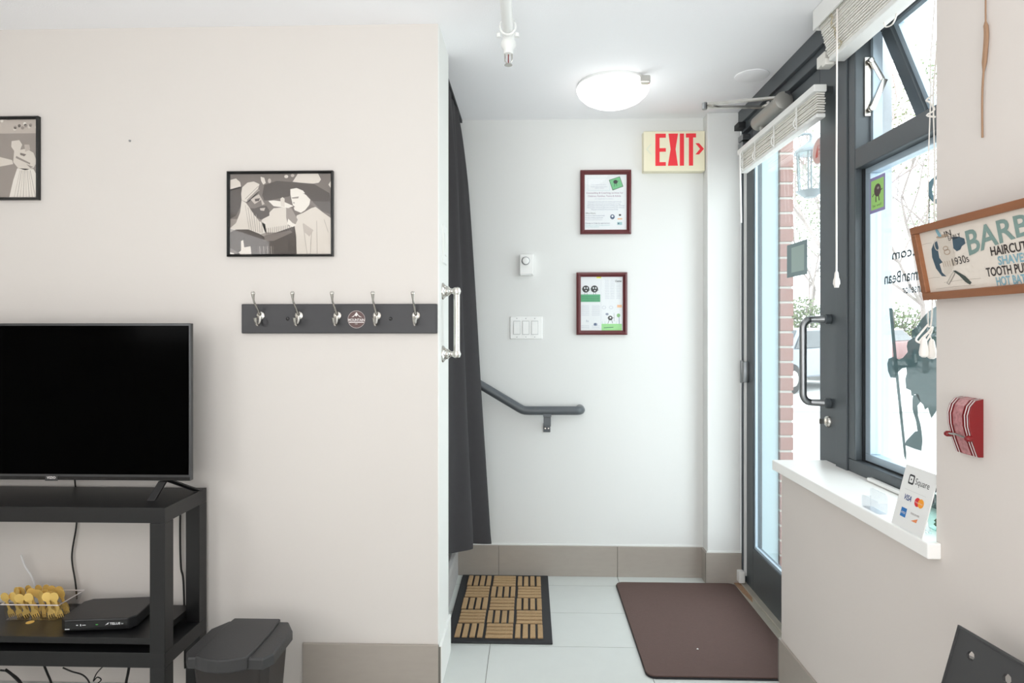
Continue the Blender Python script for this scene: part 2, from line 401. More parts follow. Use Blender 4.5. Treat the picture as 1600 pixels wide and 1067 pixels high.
# closer
cl = MB().tube([(1.018,2.87,2.178),(1.018,2.60,2.178)], .033, 18).box(1.03,1.058,2.62,2.86,2.15,2.20).lathe((1.018,2.60,2.178),(0,-1,0),[(.036,0),(.036,.022),(.024,.027)],18)
cl.lathe((1.018,2.82,2.15),(0,-.3,-1),[(.012,0),(.012,.03),(.008,.034)],12)
clo = cl.build('door_closer', M['closer'], door)
el = PZ(1101, 168, 2.21)
j2 = Vector((1.0,2.765,2.222)); hp2 = Vector((1.035, onX(1222,152,1.02)[0], onX(1222,152,1.02)[1]))
MB().tube([(1.018,2.74,2.19),(1.018,2.74,2.228)], .010).obox(Vector((1.018,2.735,2.214)), j2-Vector((1.018,2.735,2.222)), (0,.016,0), (0,0,.009)).obox(Vector((1.0,2.765,2.214)), el-Vector((1.0,2.765,2.214)), (0,.018,0), (0,0,.009)).build('closer_arm', M['silver'], clo)
MB().obox(el+Vector((0,0,.012)), hp2-el-Vector((0,0,.012)), (0,.018,0), (0,0,.009)).build('closer_arm', M['silver'], clo)
MB().tube([el-Vector((0,0,.008)), el+Vector((0,0,.02))], .011).box(1.02,1.041,hp2.y-.03,hp2.y+.03,hp2.z-.012,hp2.z+.014).build('arm_pivot', M['steel'], clo)

# ------------------------------------------------------------------ window
wf = MB()
wf.box(1.05, 1.13, 1.30, 2.13, .79, .832).box(1.05,1.13,2.085,2.13,.832,HC).box(1.05,1.13,1.30,1.345,.832,HC).box(1.05,1.13,1.345,2.085,1.775,1.84).box(1.05,1.13,1.345,2.085,2.262,HC)
win = struct('window_1', wf, M['frame'], .003)
lb = MB()
for a,b,c,d in ((1.345,2.085,.832,.858),(1.345,2.085,1.755,1.775),(2.05,2.085,.858,1.755),(1.345,1.37,.858,1.755)): lb.box(1.08,1.115,a,b,c,d)
lb.build('inner_frame', M['alu'], win, .002)
MB().box(1.075,1.079,1.345,2.085,.832,.836).box(1.072,1.08,2.078,2.0855,.832,1.775).build('gasket', M['frame2'], win)
MB().box(1.096,1.104,1.37,2.05,.858,1.755).build('glass_pane', M['glass'], win)
ub = MB()
for a,b,c,d in ((1.345,2.085,1.84,1.852),(2.07,2.085,1.852,2.262)): ub.box(1.10,1.13,a,b,c,d)
ub.build('reveal_strip', M['alu'], win)
struct('wall_mullion', MB().box(1.131,1.192,2.128,2.205,-.12,2.5), mat('pale stucco cladding',(184,194,200),.8,noise=.06,nscale=60))
# open awning sash, hinged at the top
hx, hz, ang = 1.10, 2.25, math.radians(22)
dn = Vector((math.sin(ang),0,-math.cos(ang))); nn = Vector((math.cos(ang),0,math.sin(ang)))
O = Vector((hx, 1.36, hz)); Ls = .415
sash = MB()
for a0,a1,b0,b1 in ((0,.70,0,.05),(0,.70,Ls-.05,Ls),(.65,.70,.05,Ls-.05),(0,.05,.05,Ls-.05)):
    sash.obox(O+Vector((0,a0,0))+dn*b0-nn*.0, Vector((0,a1-a0,0)), dn*(b1-b0), nn*.04)
sash = sash.build('awning_sash', M['frame'], win, .003)
sb = MB()
for a0,a1,b0,b1 in ((.05,.65,.05,.062),(.05,.65,Ls-.062,Ls-.05),(.63,.65,.062,Ls-.062)): sb.obox(O+Vector((0,a0,0))+dn*b0+nn*.012, Vector((0,a1-a0,0)), dn*(b1-b0), nn*.02)
sb.build('sash_bead', M['alu'], sash)
MB().obox(O+Vector((0,.05,0))+dn*.05+nn*.022, (0,.6,0), dn*(Ls-.1), nn*.006).build('sash_glass', M['glass'], sash)
# friction stay
MB().box(1.078,1.098,2.078,2.0849,1.945,2.135).build('stay_track', M['silver'], win, .001)
MB().obox((1.082,2.068,2.125),(.040,0,-.070),(0,.006,0),(.015,0,.008)).obox((1.128,2.064,2.062),(-.042,0,-.098),(0,.006,0),(.016,0,-.005)).lathe((1.093,2.06,1.965),(0,1,0),[(.009,0),(.009,.012)],12).lathe((1.09,2.06,2.12),(0,1,0),[(.009,0),(.009,.012)],12).build('stay_arm', M['silver'], win, .001)
MB().box(1.032,1.049,1.72,1.98,.792,.803).build('sill_latch_bar', M['blind_w'], win, .003)

# ------------------------------------------------------------------ blinds
b1 = thing('venetian_blind', (1.0,1.83,2.15), 'cream venetian blind pulled up over the window by the ceiling', 'blind')
MB().box(.955, 1.02, 1.435, 2.155, 2.275, 2.328).build('headrail', M['blind'], b1, .003)
MB().box(.95, .956, 1.432, 2.165, 2.262, 2.328).box(.956,.99,2.155,2.165,2.262,2.328).build('valance', M['blind_w'], b1, .001)
for k in range(14):
    zz = 2.264-k*.0076; xo = .964+k*.0020+random.uniform(-.002,.002)
    MB().obox((xo, 1.44, zz), (.05,0,-.001+random.uniform(-.001,.001)), (0,.705+random.uniform(-.003,.003),0), (0,0,.0050)).build('slat', M['blind'], b1)
MB().obox((.995,1.44,2.150), (.052,0,.0), (0,.707,0), (0,0,.018)).build('bottom_rail', M['blind_w'], b1, .003)
for yy in (1.62, 2.06):
    lp = [( .962+.03*k/12+random.uniform(-.004,.004), yy+random.uniform(-.012,.012), 2.27-.11*k/12) for k in range(13)]
    MB().tube(smoothpath(lp,3), .0016, 5).tube(smoothpath([Vector(p)+Vector((-.002,.012*math.sin(i*2.1),0)) for i,p in enumerate(lp)],3), .0014, 5).build('ladder_cord', mat('aged cord',(196,186,160),.8), b1)
MB().tube(smoothpath([(1.03,1.88,2.155),(1.03,1.872,2.135),(1.035,1.85,2.130),(1.035,1.83,2.14),(1.035,1.825,2.155)]), .0022, 6).build('cord_loop', M['tassel'], b1)
cp = PX(1302, 100, .955)
b1c = MB().tube([(.962, 2.02, 2.262), (.960, 2.02, 1.80), (.96, 2.02, 1.43)], .0028, 8); b1c.build('lift_cord', M['tassel'], b1)
MB().lathe((.96,2.02,1.44),(0,0,-1),[(.003,0),(.006,.006),(.007,.02),(.010,.028),(.011,.04),(.008,.046),(.007,.052)],8).build('tassel', M['tassel'], b1)
MB().box(1.0,1.045,2.19,2.25,2.165,2.205).box(.99,1.02,2.16,2.19,2.148,2.170).build('mount_bracket', M['blind'], b1, .003)
# cords at the near end
yk = onX(1457,200,.93)[0]
ck = MB()
zt = 2.262; zk = 1.256+.365*1.45/.991*1
for dx, dy in ((-.004,0),(.004,.006),(0,-.006)):
    ck.tube(smoothpath([(.965+dx,yk+.01+dy,zt),(.935+dx*2,yk+dy,1.9),(.93+dx,yk+dy*.4,1.80),(.93+dx*2.5,yk+dy*1.5,1.6),(.926+dx*1.5,yk+dy,1.30),(.922,yk,1.262)]), .0014, 5)
ck.tube(smoothpath([(.93,yk,1.80),(.922,yk+.01,1.79),(.918,yk-.008,1.78),(.934,yk,1.765),(.922,yk+.008,1.755),(.93,yk-.01,1.745)],4), .0022, 6)
ck.build('knotted_cords', M['tassel'], b1)
MB().tube(smoothpath([(.92,yk,1.268),(.905,yk,1.25),(.895,yk+.004,1.232),(.91,yk,1.225),(.925,yk,1.245),(.93,yk,1.262),(.918,yk-.004,1.25),(.908,yk,1.238),(.9,yk,1.228)],5), .0022, 6).build('cord_knot', M['tassel'], b1)
for dx, dz in ((-.008, 0), (.010, -.004)):
    MB().tube([(.922,yk,1.25),(.916+dx,yk-.004,1.235+dz)], .0014, 5).lathe((.916+dx,yk-.004,1.238+dz),(0,0,-1),[(.003,0),(.006,.006),(.0085,.022),(.0105,.034),(.0095,.042),(.004,.046)],12).build('tassel', M['tassel'], b1)

b2 = thing('door_blind', (1.02,2.65,2.0), 'white mini blind raised on the glass door beneath the closer', 'blind')
MB().box(.985,1.03,2.235,3.055,2.085,2.11).build('headrail', M['blind_w'], b2, .003)
MB().box(1.03,1.058,2.25,2.28,2.085,2.108).box(1.03,1.058,2.98,3.01,2.085,2.108).build('mount_bracket', M['steel'], b2)
for k in range(8):
    zz = 2.080-k*.0088
    MB().obox((1.0+random.uniform(-.002,.002),2.245,zz),(.028,0,random.uniform(-.002,.002)),(0,.80,0),(0,0,.0045)).build('slat', M['blind'], b2)
MB().box(.998,1.03,2.245,3.045,1.998,2.012).build('bottom_rail', M['blind_w'], b2, .003)
for yy in (2.40,2.62,2.84,3.0):
    MB().box(.9915,.9935,yy-.004,yy+.004,2.0,2.09).tube(smoothpath([(.992,yy,2.05),(.986,yy+.008,2.035),(.985,yy+.002,2.015),(.99,yy-.004,2.004)],4), .0022, 6).build('ladder_tape', M['blind_w'], b2)
wa = PX(1178,238,.982); wb = PX(1157,348,.93)
MB().tube([(.984,2.99,2.09), (.975,2.985,2.075), Vector(PY(1158,348,2.96))], .0042, 8).build('tilt_wand', M['blind_w'], b2)

# ------------------------------------------------------------------ ceiling things
cl = thing('ceiling_light', (.36,2.79,HC), 'round lit opal dome light flush on the ceiling', 'light')
MB().lathe((.36,2.79,HC), (0,0,-1), [(.152,0),(.156,.012),(.150,.02)], 40).build('base_ring', M['white'], cl)
MB().lathe((.36,2.79,HC-.018), (0,0,-1), [(.158,0),(.157,.01),(.148,.028),(.125,.05),(.09,.067),(.05,.078),(.012,.082)], 40).build('dome', M['dome'], cl)
pl = bpy.data.lights.new('dome_bulb','POINT'); pl.energy = .6; pl.shadow_soft_size = .1; plo = bpy.data.objects.new('dome_bulb', pl); C.objects.link(plo); plo.location = (.36,2.79,2.19)
MB().box(.455,.50,2.655,2.685,HC-.045,HC-.012).build('clip', M['silver'], cl, .006)
MB_pl = MB().lathe((.935,2.71,HC), (0,0,-1), [(.07,0),(.07,.003),(.062,.006)], 36); 
tag(MB_pl.build('ceiling_cover_plate', M['ceil']), 'faint white round cover plate on the ceiling near the door', 'cover plate')
spk = thing('sprinkler_pipe', (-.06,1.2,2.2), 'white sprinkler pipe with a pendent head below the ceiling', 'sprinkler')
xp = -.075
MB().tube([(xp,.2,2.255),(xp,2.16,2.255)], .0185, 16).lathe((xp,2.125,2.255),(0,1,0),[(.021,0),(.021,.04),(.012,.052)],16).build('pipe', M['white'], spk)
MB().lathe((xp,2.145,2.26),(0,0,-1),[(.021,0),(.021,.028),(.025,.03),(.025,.045),(.017,.058),(.016,.072)],16).build('cup', M['white'], spk)
MB().tube([(xp,2.09,2.33),(xp,2.09,2.275)], .006).tube([(xp+.026*math.cos(t),2.09,2.255+.026*math.sin(t)) for t in [2*PI*i/16 for i in range(16)]], .004, 6, closed=True).lathe((xp+.03,2.10,2.225),(0,0,1),[(.008,0),(.008,.012)],10).lathe((xp-.03,2.10,2.225),(0,0,1),[(.008,0),(.008,.012)],10).build('hanger', M['white'], spk)
MB().tube([(xp-.012,2.145,2.19),(xp-.012,2.145,2.165),(xp,2.145,2.152),(xp+.012,2.145,2.165),(xp+.012,2.145,2.19)], .0024, 6).lathe((xp,2.145,2.153),(0,0,-1),[(.013,0),(.014,.002),(.013,.003)],14).tube([(xp,2.145,2.187),(xp,2.145,2.155)], .002, 6, M['pullred']).build('sprinkler_head', M['silver'], spk)

# ------------------------------------------------------------------ curtain
yy0, yy1 = 2.50, 3.12; NS, NZ = 90, 40
def ctX(y, z):
    k = 1-(z-.25)/(HC-.3)       # 0 top, 1 bottom
    k = max(0, min(1, k))
    base = -.362+.012*k
    l1 = math.exp(-((y-2.76)/.075)**2); l2 = math.exp(-((y-3.03)/.072)**2)
    top = (.004+.006*min(1,k*6)*(1-k*.6))*math.sin((y-2.5)*62)+.006*min(1,k*6)*math.sin((y-2.5)*118)*(1-k)
    return base+l1*(.008+.102*k**.8)+l2*(.012+.138*k**.7)+top+.006*k*math.sin(y*40+z*2)
cu = MB(); vsx = []
for i in range(NZ+1):
    for j in range(NS+1):
        y = yy0+(yy1-yy0)*j/NS; zb_ = .36-.24*(y-2.5)+.006*math.sin((y-2.5)*30); z = zb_+(HC-.012-zb_)*i/NZ
        vsx.append((ctX(y, z)+(.004*math.sin(y*50) if i==0 else 0), y, z))
W = NS+1; fs = [(i*W+j, i*W+j+1, (i+1)*W+j+1, (i+1)*W+j) for i in range(NZ) for j in range(NS)]
n0 = len(vsx); vs2 = [(a-.004, b, c) for a,b,c in vsx]
cu.add(vsx+vs2, fs+[tuple(n0+q for q in f[::-1]) for f in fs]+[(j+1, j, n0+j, n0+j+1) for j in range(NS)]+[(i*W+NS, (i+1)*W+NS, n0+(i+1)*W+NS, n0+i*W+NS) for i in range(NZ)]+[((i+1)*W, i*W, n0+i*W, n0+(i+1)*W) for i in range(NZ)]+[(NZ*W+j, NZ*W+j+1, n0+NZ*W+j+1, n0+NZ*W+j) for j in range(NS)], None, True)
ctn = thing('curtain', (-.36,2.8,.25), 'charcoal floor-length curtain hanging across the stair opening', 'curtain')
cu.build('cloth', M['curtain'], ctn)
MB().box(-.372,-.350,2.478,YB,HC-.014,HC).build('ceiling_track', M['rubber'], ctn)

# ------------------------------------------------------------------ handrail
hr = thing('handrail', (0,YB,.83), 'grey tubular handrail on the back wall beside the curtain', 'handrail')
yr = 3.165
a = PY(757,605,yr); b = PY(818,641.5,yr); e = PY(897,641.5,yr)
d = (b-a).normalized()
pth = [a-d*.9, a, b-d*.025, b-d*.008+Vector((.002,0,.0)), b+Vector((.006,0,.0012)), b+Vector((.03,0,0)), e]
for k in range(1,7):
    t = k/6*PI/2; pth.append(e+Vector((.035*math.sin(t), .035-.035*math.cos(t), 0)))
pth.append(Vector((e.x+.035, YB, e.z)))
MB().tube(pth, .022, 16).build('rail_tube', M['rail'], hr)
bk = PY(855,650,yr)
MB().box(bk.x-.02,bk.x+.02,yr-.016,yr+.016,e.z-.03,e.z-.015).box(bk.x-.018,bk.x+.018,yr-.003,yr+.003,e.z-.075,e.z-.02).box(bk.x-.018,bk.x+.018,yr,YB,e.z-.08,e.z-.074).box(bk.x-.018,bk.x+.018,YB-.006,YB,e.z-.12,e.z-.074).build('bracket', M['rail'], hr, .001)
for dx in (-.008,.008): MB().lathe((bk.x+dx,YB-.006,e.z-.1),(0,-1,0),[(.005,0),(.004,.003)],8).build('screw', M['silver'], hr)

# ------------------------------------------------------------------ picture frames
def framed(name, X0, X1, Z0, Z1, Y, bw, dep, m, label, cat='picture', group=None, rake=0):
    r = thing(name, ((X0+X1)/2, Y, Z0), label, cat, group)
    fm = MB(); A = [(X0,Z0),(X1,Z0),(X1,Z1),(X0,Z1)]; B = [(X0+bw,Z0+bw),(X1-bw,Z0+bw),(X1-bw,Z1-bw),(X0+bw,Z1-bw)]
    m_ = bw*.45; D = [(X0+m_,Z0+m_),(X1-m_,Z0+m_),(X1-m_,Z1-m_),(X0+m_,Z1-m_)]
    rings = [[(x,Y-.0005,z) for x,z in A], [(x,Y-dep*.8,z) for x,z in A], [(x,Y-dep,z) for x,z in D], [(x,Y-dep*.55,z) for x,z in B], [(x,Y-.0005,z) for x,z in B]]
    vv = [p for q in rings for p in q]; ff = []
    for i in range(5):
        j = (i+1) % 5
        for k in range(4): ff.append((i*4+k, i*4+(k+1)%4, j*4+(k+1)%4, j*4+k))
    fm.add(vv, ff); fm.build('frame', m, r)
    pr = Flat((X0+bw*.8, Y-dep*.3, Z0+bw*.8), (1,0,0), (0,0,1), (0,-1,0)); W_, H_ = X1-X0-1.6*bw, Z1-Z0-1.6*bw
    MB().box(X0+bw*.9, X1-bw*.9, Y-dep*.5-.0008, Y-dep*.5, Z0+bw*.9, Z1-bw*.9).build('glass', M['pglass'], r)
    return r, pr, W_, H_
sep = [ink('sepia%d'%i, c) for i, c in enumerate([(222,214,204),(196,186,177),(158,149,142),(122,113,107),(84,76,71),(238,232,223)])]
# photo of two people in hats (tones only)
x0, z1 = onY(357,269,YL); x1, z0 = onY(522,401,YL)
r, p, W_, H_ = framed('framed_photograph', x0, x1, z0, z1, YL, .009, .018, M['blackframe'], 'black-framed sepia photo of a capped bearded musician and a wide-hatted companion, above the coat rack')
def UV(pts): return [(a/970*W_, (1-b/770)*H_) for a,b in pts]   # crop pixels of the print
p.rect(0,0,W_,H_, sep[2], 0)
P_ = lambda pts, c, L=1: p.poly(UV(pts), sep[c], L)
P_([(0,0),(970,0),(970,430),(0,430)],3)
P_([(0,60),(60,45),(100,80),(110,130),(40,150),(0,160)],0,2)
P_([(295,30),(330,40),(345,90),(320,105),(300,70)],0,2); p.ell(*UV([(540,30)])[0],W_*.02,H_*.02,sep[0],2,10); p.ell(*UV([(600,20)])[0],W_*.018,H_*.02,sep[1],2,10); p.ell(*UV([(380,70)])[0],W_*.016,H_*.03,sep[1],2,10)
P_([(600,80),(640,20),(650,0),(840,0),(870,60),(850,90),(760,105),(640,85)],0,2)          # pale crown of the hat
P_([(940,110),(970,60),(970,150)],0,2)
P_([(300,260),(330,110),(450,70),(620,85),(800,100),(950,190),(970,330),(960,390),(880,360),(800,280),(760,220),(640,170),(560,220),(400,250)],4,3)   # dark brim
P_([(0,150),(110,120),(130,260),(60,400),(0,430)],4,2)
P_([(120,130),(170,85),(230,75),(285,100),(270,150),(190,230),(160,270),(115,250),(110,190)],0,4)   # cap
P_([(165,250),(270,145),(290,160),(200,255),(175,270)],2,5); p.line(UV([(150,240),(275,120)]), .0014, sep[3], 6)
P_([(160,270),(180,255),(280,165),(320,225),(345,300),(350,360),(300,400),(240,400),(200,340)],3,5)   # face
P_([(200,245),(280,195),(335,290),(310,300),(300,250),(240,290)],1,6); P_([(240,240),(290,235),(280,260),(245,265)],4,7)
P_([(195,330),(240,330),(300,310),(350,305),(380,350),(380,400),(300,440),(240,400)],4,6); P_([(290,330),(340,325),(330,355),(295,350)],1,7)
P_([(0,520),(60,470),(100,370),(115,250),(160,280),(230,380),(280,450),(340,480),(350,560),(250,590),(150,530),(60,540)],0,5)
for k in range(7): p.line(UV([(150+k*26,300+k*22),(190+k*20,540+k*4)]), .0013, sep[3 if k%2 else 2], 7)
P_([(300,450),(420,330),(530,320),(600,400),(640,480),(560,560),(340,560)],0,5)               # accordion top
P_([(370,260),(420,255),(520,270),(610,310),(560,330),(420,310)],5,6); P_([(485,240),(505,225),(525,240),(525,320),(490,310)],0,7)
P_([(580,200),(580,150),(640,140),(700,165),(740,220),(770,250),(760,300),(720,350),(680,375),(620,350),(600,290)],5,6)   # face
P_([(590,230),(660,220),(655,238),(600,240)],2,7); P_([(600,280),(618,272),(620,288)],2,7); P_([(700,190),(790,200),(800,270),(770,250),(745,215)],4,7); P_([(600,300),(625,318),(612,324)],3,8)
P_([(640,400),(700,375),(780,330),(820,320),(900,380),(970,430),(970,770),(640,770),(630,600),(620,500)],0,6)        # shirt
for a,b in (((700,480),(740,770)),((830,450),(835,770)),((900,440),(940,560)),((780,560),(770,770))): p.line(UV([a,b]), .0012, sep[2], 8)
P_([(700,470),(800,540),(760,600),(715,560)],1,7)
P_([(540,330),(590,330),(650,440),(620,500),(560,500),(540,420)],2,7); P_([(560,430),(600,470),(640,490),(600,510),(550,480)],5,8)
P_([(0,560),(60,530),(180,530),(280,570),(330,600),(620,500),(635,600),(640,770),(0,770)],4,6)    # accordion body
for k in range(13): p.line(UV([(350+k*20,585-k*4),(352+k*20,520-k*3)]), .0014, sep[3], 7)
for k in range(9): p.line(UV([(270+k*18,690),(275+k*18,770)]), .0014, sep[1 if k%2 else 3], 7)
P_([(110,640),(130,630),(140,700),(200,690),(210,770),(60,770),(110,730)],0,7); P_([(0,700),(100,760),(90,770),(0,770)],3,7); P_([(0,745),(40,755),(50,770),(0,770)],5,8)
P_([(330,590),(580,540),(600,560),(420,640),(330,640)],3,7)
p.build('print', r)
# left photo, cut by the frame of the picture
x1, z1 = onY(64,183,YL); z0 = onY(64,313,YL)[1]; x0 = x1-.375
r, p, W_, H_ = framed('framed_photograph', x0, x1, z0, z1, YL, .010, .018, M['blackframe'], 'black-framed sepia photo of a dancer in a long pleated dress, above the television')
p.rect(0,0,W_,H_, sep[2], 0)
P_([(0,0),(970,0),(970,140),(0,140)],1)
for k in range(46): p.ell(random.uniform(0,W_), H_*random.uniform(.83,.99), .006, .006, sep[random.choice((0,2,3,5))], 2, 8)
P_([(0,270),(700,270),(700,770),(0,770)],2,1)
P_([(715,215),(790,205),(820,250),(800,300),(740,310),(710,270)],0,3)
P_([(740,310),(860,290),(930,330),(965,420),(930,480),(850,500),(780,480),(730,420)],0,3); P_([(840,250),(890,250),(900,300),(850,320)],1,4)
P_([(770,480),(930,490),(970,560),(970,770),(690,770),(730,600)],5,3)
for k in range(8): p.line(UV([(800+k*14,500),(740+k*30,765)]), .0016, sep[2 if k%2 else 1], 4)
P_([(760,360),(900,430),(895,445),(755,380)],2,4); P_([(800,330),(860,345),(840,365),(800,350)],3,4); P_([(860,440),(930,470),(900,480)],2,4)
P_([(200,380),(560,360),(720,400),(730,440),(560,470),(200,450)],0,3)
P_([(100,400),(330,300),(420,420),(480,770),(80,770)],3,2); P_([(180,260),(280,250),(300,330),(190,340)],1,3)
p.build('print', r)
# two cherry frames
dk = ink('dark', (52,58,58)); gr = ink('green', (120,196,140)); bl = ink('grey blue', (150,160,180)); lg = ink('pale grey', (186,192,204)); lt = ink('teal line', (168,204,206)); gr2 = ink('light green', (160,222,150)); pu = ink('plum', (150,110,140)); nv = ink('navy', (70,90,120)); og = ink('peach', (238,190,150)); yl = ink('yellow', (238,236,90))
x0, z1 = onY(906.5,267,YB); x1, z0 = onY(985.5,366,YB)
r, p, W_, H_ = framed('framed_notice', x0, x1, z0, z1, YB, .022, .022, M['cherry'], 'cherry framed notice with a small green square stuck on its corner, upper frame')
p.rect(0,0,W_,H_, M['paper'], 0)
UVn = lambda a,b: ((a-195)/530*W_, (890-b)/690*H_)
p.line([UVn(245,250),UVn(512,250),UVn(512,400),UVn(245,400),UVn(245,250)], .0008, lt, 1)
for i,(b_,w0,w1) in enumerate(((330,285,465),(355,280,480),(372,330,440))): p.text('Individual couples and family sessions' if i<2 else 'open daily', *UVn(w0,b_+6), .008, lg, 1, width=(w1-w0)/530*W_)
p.poly([UVn(500,275),UVn(632,232),UVn(675,355),UVn(545,402)], dk, 1); p.poly([UVn(507,279),UVn(629,239),UVn(668,351),UVn(549,394)], gr, 2); p.ell(*UVn(580,298),.011,.010,dk,3); p.line([UVn(570,320),UVn(568,355)],.002,dk,3); p.line([UVn(592,315),UVn(596,350)],.002,dk,3); p.line([UVn(600,292),UVn(622,288)],.0018,dk,3)
p.text('Counselling & Coaching services for', *UVn(228,440), .012, pu, 1, width=445/530*W_); p.text('Children, Families, Teens & Adults', *UVn(245,478), .012, pu, 1, width=400/530*W_)
p.text('by registered counsellor', *UVn(335,508), .008, lg, 1, width=220/530*W_)
for b_,w0,w1 in ((545,240,650),(570,240,640),(592,235,690),(615,235,690),(638,285,610)): p.text('offering support with anxiety, grief, stress, parenting, anger and change', *UVn(w0,b_), .008, bl, 1, width=(w1-w0)/530*W_)
p.text('Office Hours:', *UVn(215,685), .011, dk, 1, width=125/530*W_)
for b_,w1,m_ in ((712,450,bl),(738,430,bl),(762,420,lg),(805,510,nv),(829,510,lt),(848,380,lt)): p.text('Monday to Friday by appointment', *UVn(215,b_), .009, m_, 1, width=(w1-215)/530*W_)
p.ell(*UVn(543,722),.0115,.0125,nv,1); p.ell(*UVn(543,715),.005,.005,M['paper'],2); p.ell(*UVn(634,700),.006,.005,dk,1); p.rect(*UVn(605,755),*UVn(662,738),og,1); p.rect(*UVn(600,820),*UVn(660,785),lt,1); p.ell(*UVn(617,803),.004,.004,nv,2)
p.build('print', r)
x0, z1 = onY(900.5,426,YB); x1, z0 = onY(979.5,523,YB)
r, p, W_, H_ = framed('framed_notice', x0, x1, z0, z1, YB, .022, .022, M['cherry'], 'cherry framed leaflet with round dark figures on green grass, lower frame')
p.rect(0,0,W_,H_, M['paper'], 0)
UVn = lambda a,b: ((a-160)/575*W_, (892-b)/738*H_)
p.rect(*UVn(172,500),*UVn(428,400),ink('grass green',(92,176,128)),1)
for a_ in (238,352):
    p.ell(*UVn(a_,328),.018,.018,dk,2); p.ell(*UVn(a_-14,315),.0035,.005,M['paper'],3,10); p.ell(*UVn(a_+18,315),.0035,.005,M['paper'],3,10); p.ell(*UVn(a_+4,350),.004,.003,M['paper'],3,10)
    p.line([UVn(a_-12,372),UVn(a_-12,405)],.0015,dk,2); p.line([UVn(a_+14,372),UVn(a_+16,405)],.0015,dk,2); p.line([UVn(a_-40,335),UVn(a_-56,325)],.0015,dk,2); p.line([UVn(a_+40,335),UVn(a_+56,345)],.0015,dk,2)
for b_ in (436,462,486): p.text('growing together one day at a time', *UVn(180,b_), .008, ink('dark green',(40,110,80)), 2, width=.09)
p.rect(*UVn(380,185),*UVn(440,156),yl,1); p.text('Chatter', *UVn(622,235), .014, dk, 2, width=90/575*W_, bold=.02)
for c_ in (490,560,640):
    for b_ in range(215,470,22): p.text('weekly group talk' if (b_//22+c_)%3 else 'calm corner', *UVn(c_,b_), .007, lg, 1, width=55/575*W_)
for c_ in (180,320):
    for b_ in range(560,860,24):
        if not (700<b_<820): p.text('listening and learning', *UVn(c_,b_), .008, lg, 1, width=100/575*W_)
p.line([UVn(438,200),UVn(438,880)],.0007,lg,1)
for a_ in (478,570): p.ring(*UVn(a_,573),.010,.008,.0015,lg,1)
p.rect(*UVn(445,892),*UVn(712,792),gr2,1); p.ell(*UVn(560,715),.012,.012,dk,2); p.ell(*UVn(562,710),.004,.004,M['paper'],3); p.line([UVn(545,740),UVn(528,790)],.002,dk,2); p.line([UVn(578,740),UVn(590,785)],.002,dk,2); p.line([UVn(588,712),UVn(612,714)],.002,dk,2); p.line([UVn(608,650),UVn(612,760)],.001,dk,2); p.line([UVn(535,705),UVn(520,720)],.0015,dk,2)
p.ell(*UVn(518,663),.008,.006,bl,2); p.ell(*UVn(668,680),.009,.010,ink('tree green',(140,190,130)),2); p.line([UVn(675,700),UVn(678,792)],.003,bl,2)
for a_ in (455,490,640): p.line([UVn(a_,795),UVn(a_,760)],.001,gr,2)
p.line([UVn(475,845),UVn(600,838)],.003,ink('dark green',(40,110,80)),2); p.ell(*UVn(365,800),.010,.008,bl,1); p.ell(*UVn(360,797),.005,.005,nv,2); p.text('hi', *UVn(245,770), .018, bl, 1)
p.rect(*UVn(650,575),*UVn(712,540),og,1)
p.build('print', r)

# thermostat, switch plate
th = thing('thermostat', (0,YB,1.63), 'small white dial thermostat on the back wall above the switches', 'thermostat')
x0, z1 = onY(812,398,YB); x1, z0 = onY(833.5,431,YB)
MB().box(x0,x1,YB-.028,YB,z0,z1).build('body', M['white'], th, .004)
cx, cz = onY(821.5,408.5,YB)
MB().lathe((cx,YB-.028,cz),(0,-1,0),[(.021,0),(.021,.003),(.0195,.004)],28,M['steel']).lathe((cx,YB-.032,cz),(0,-1,0),[(.018,0),(.0165,.008),(.013,.010)],28).build('dial', M['white'], th)
MB().box(x0+.005,x1-.004,YB-.0285,YB-.0278,z0+.005,z0+.0075).build('vent_slot', M['steel'], th)
x0, z1 = onY(797,494.5,YB); x1, z0 = onY(847.5,529.5,YB)
sw = thing('switch_plate', ((x0+x1)/2,YB,z0), 'white switch plate with three rocker switches beneath the thermostat', 'light switch')
MB().box(x0,x1,YB-.006,YB,z0,z1).build('plate', M['white'], sw, .003)
for k in range(3):
    c = x0+.035+k*.0455*(x1-x0)/.165
    g = MB().box(c-.018,c+.018,YB-.0068,YB-.0055,z0+.022,z1-.022, mat('switch gap',(190,192,192),.6)); g.prism([(c-.0155,YB-.006,z0+.025),(c-.0155,YB-.014,z0+.025),(c-.0155,YB-.0075,z1-.025),(c-.0155,YB-.006,z1-.025)], (.031,0,0)); g.build('rocker', M['white'], sw)
    for zz in (z0+.01, z1-.01): MB().lathe((c,YB-.006,zz),(0,-1,0),[(.003,0),(.0025,.0012)],8).build('screw', M['steel'], sw)
# exit sign
x0, z1 = onY(1005.5,205,YB-.05); x1, z0 = onY(1105,267,YB-.05); x1 = XC-.003+.02*0; 
ex = thing('exit_sign', ((x0+x1)/2,YB,z0), 'cream box sign with red EXIT letters high on the back wall', 'exit sign')
MB().box(x0,x1,YB-.05,YB,z0,z1).build('housing', M['ivory'], ex, .004)
E = Flat((x0,YB-.05,z0),(1,0,0),(0,0,1),(0,-1,0)); kx = (x1-x0)/555; kz = (z1-z0)/345
def EP(pts, m=None, L=4): E.poly([((a-155)*kx, (660-b)*kz) for a,b in pts], m or M['red'], L)
EP([(262,338),(355,338),(355,373),(300,373),(300,582),(355,582),(355,614),(262,614)][:0] or [(262,338),(300,338),(300,614),(262,614)])
for b0,b1 in ((338,373),(462,493),(582,614)): EP([(300,b0),(356,b0),(356,b1),(300,b1)])
EP([(380,338),(424,338),(465,614),(420,614)]); EP([(422,338),(466,338),(420,614),(375,614)], None, 5)
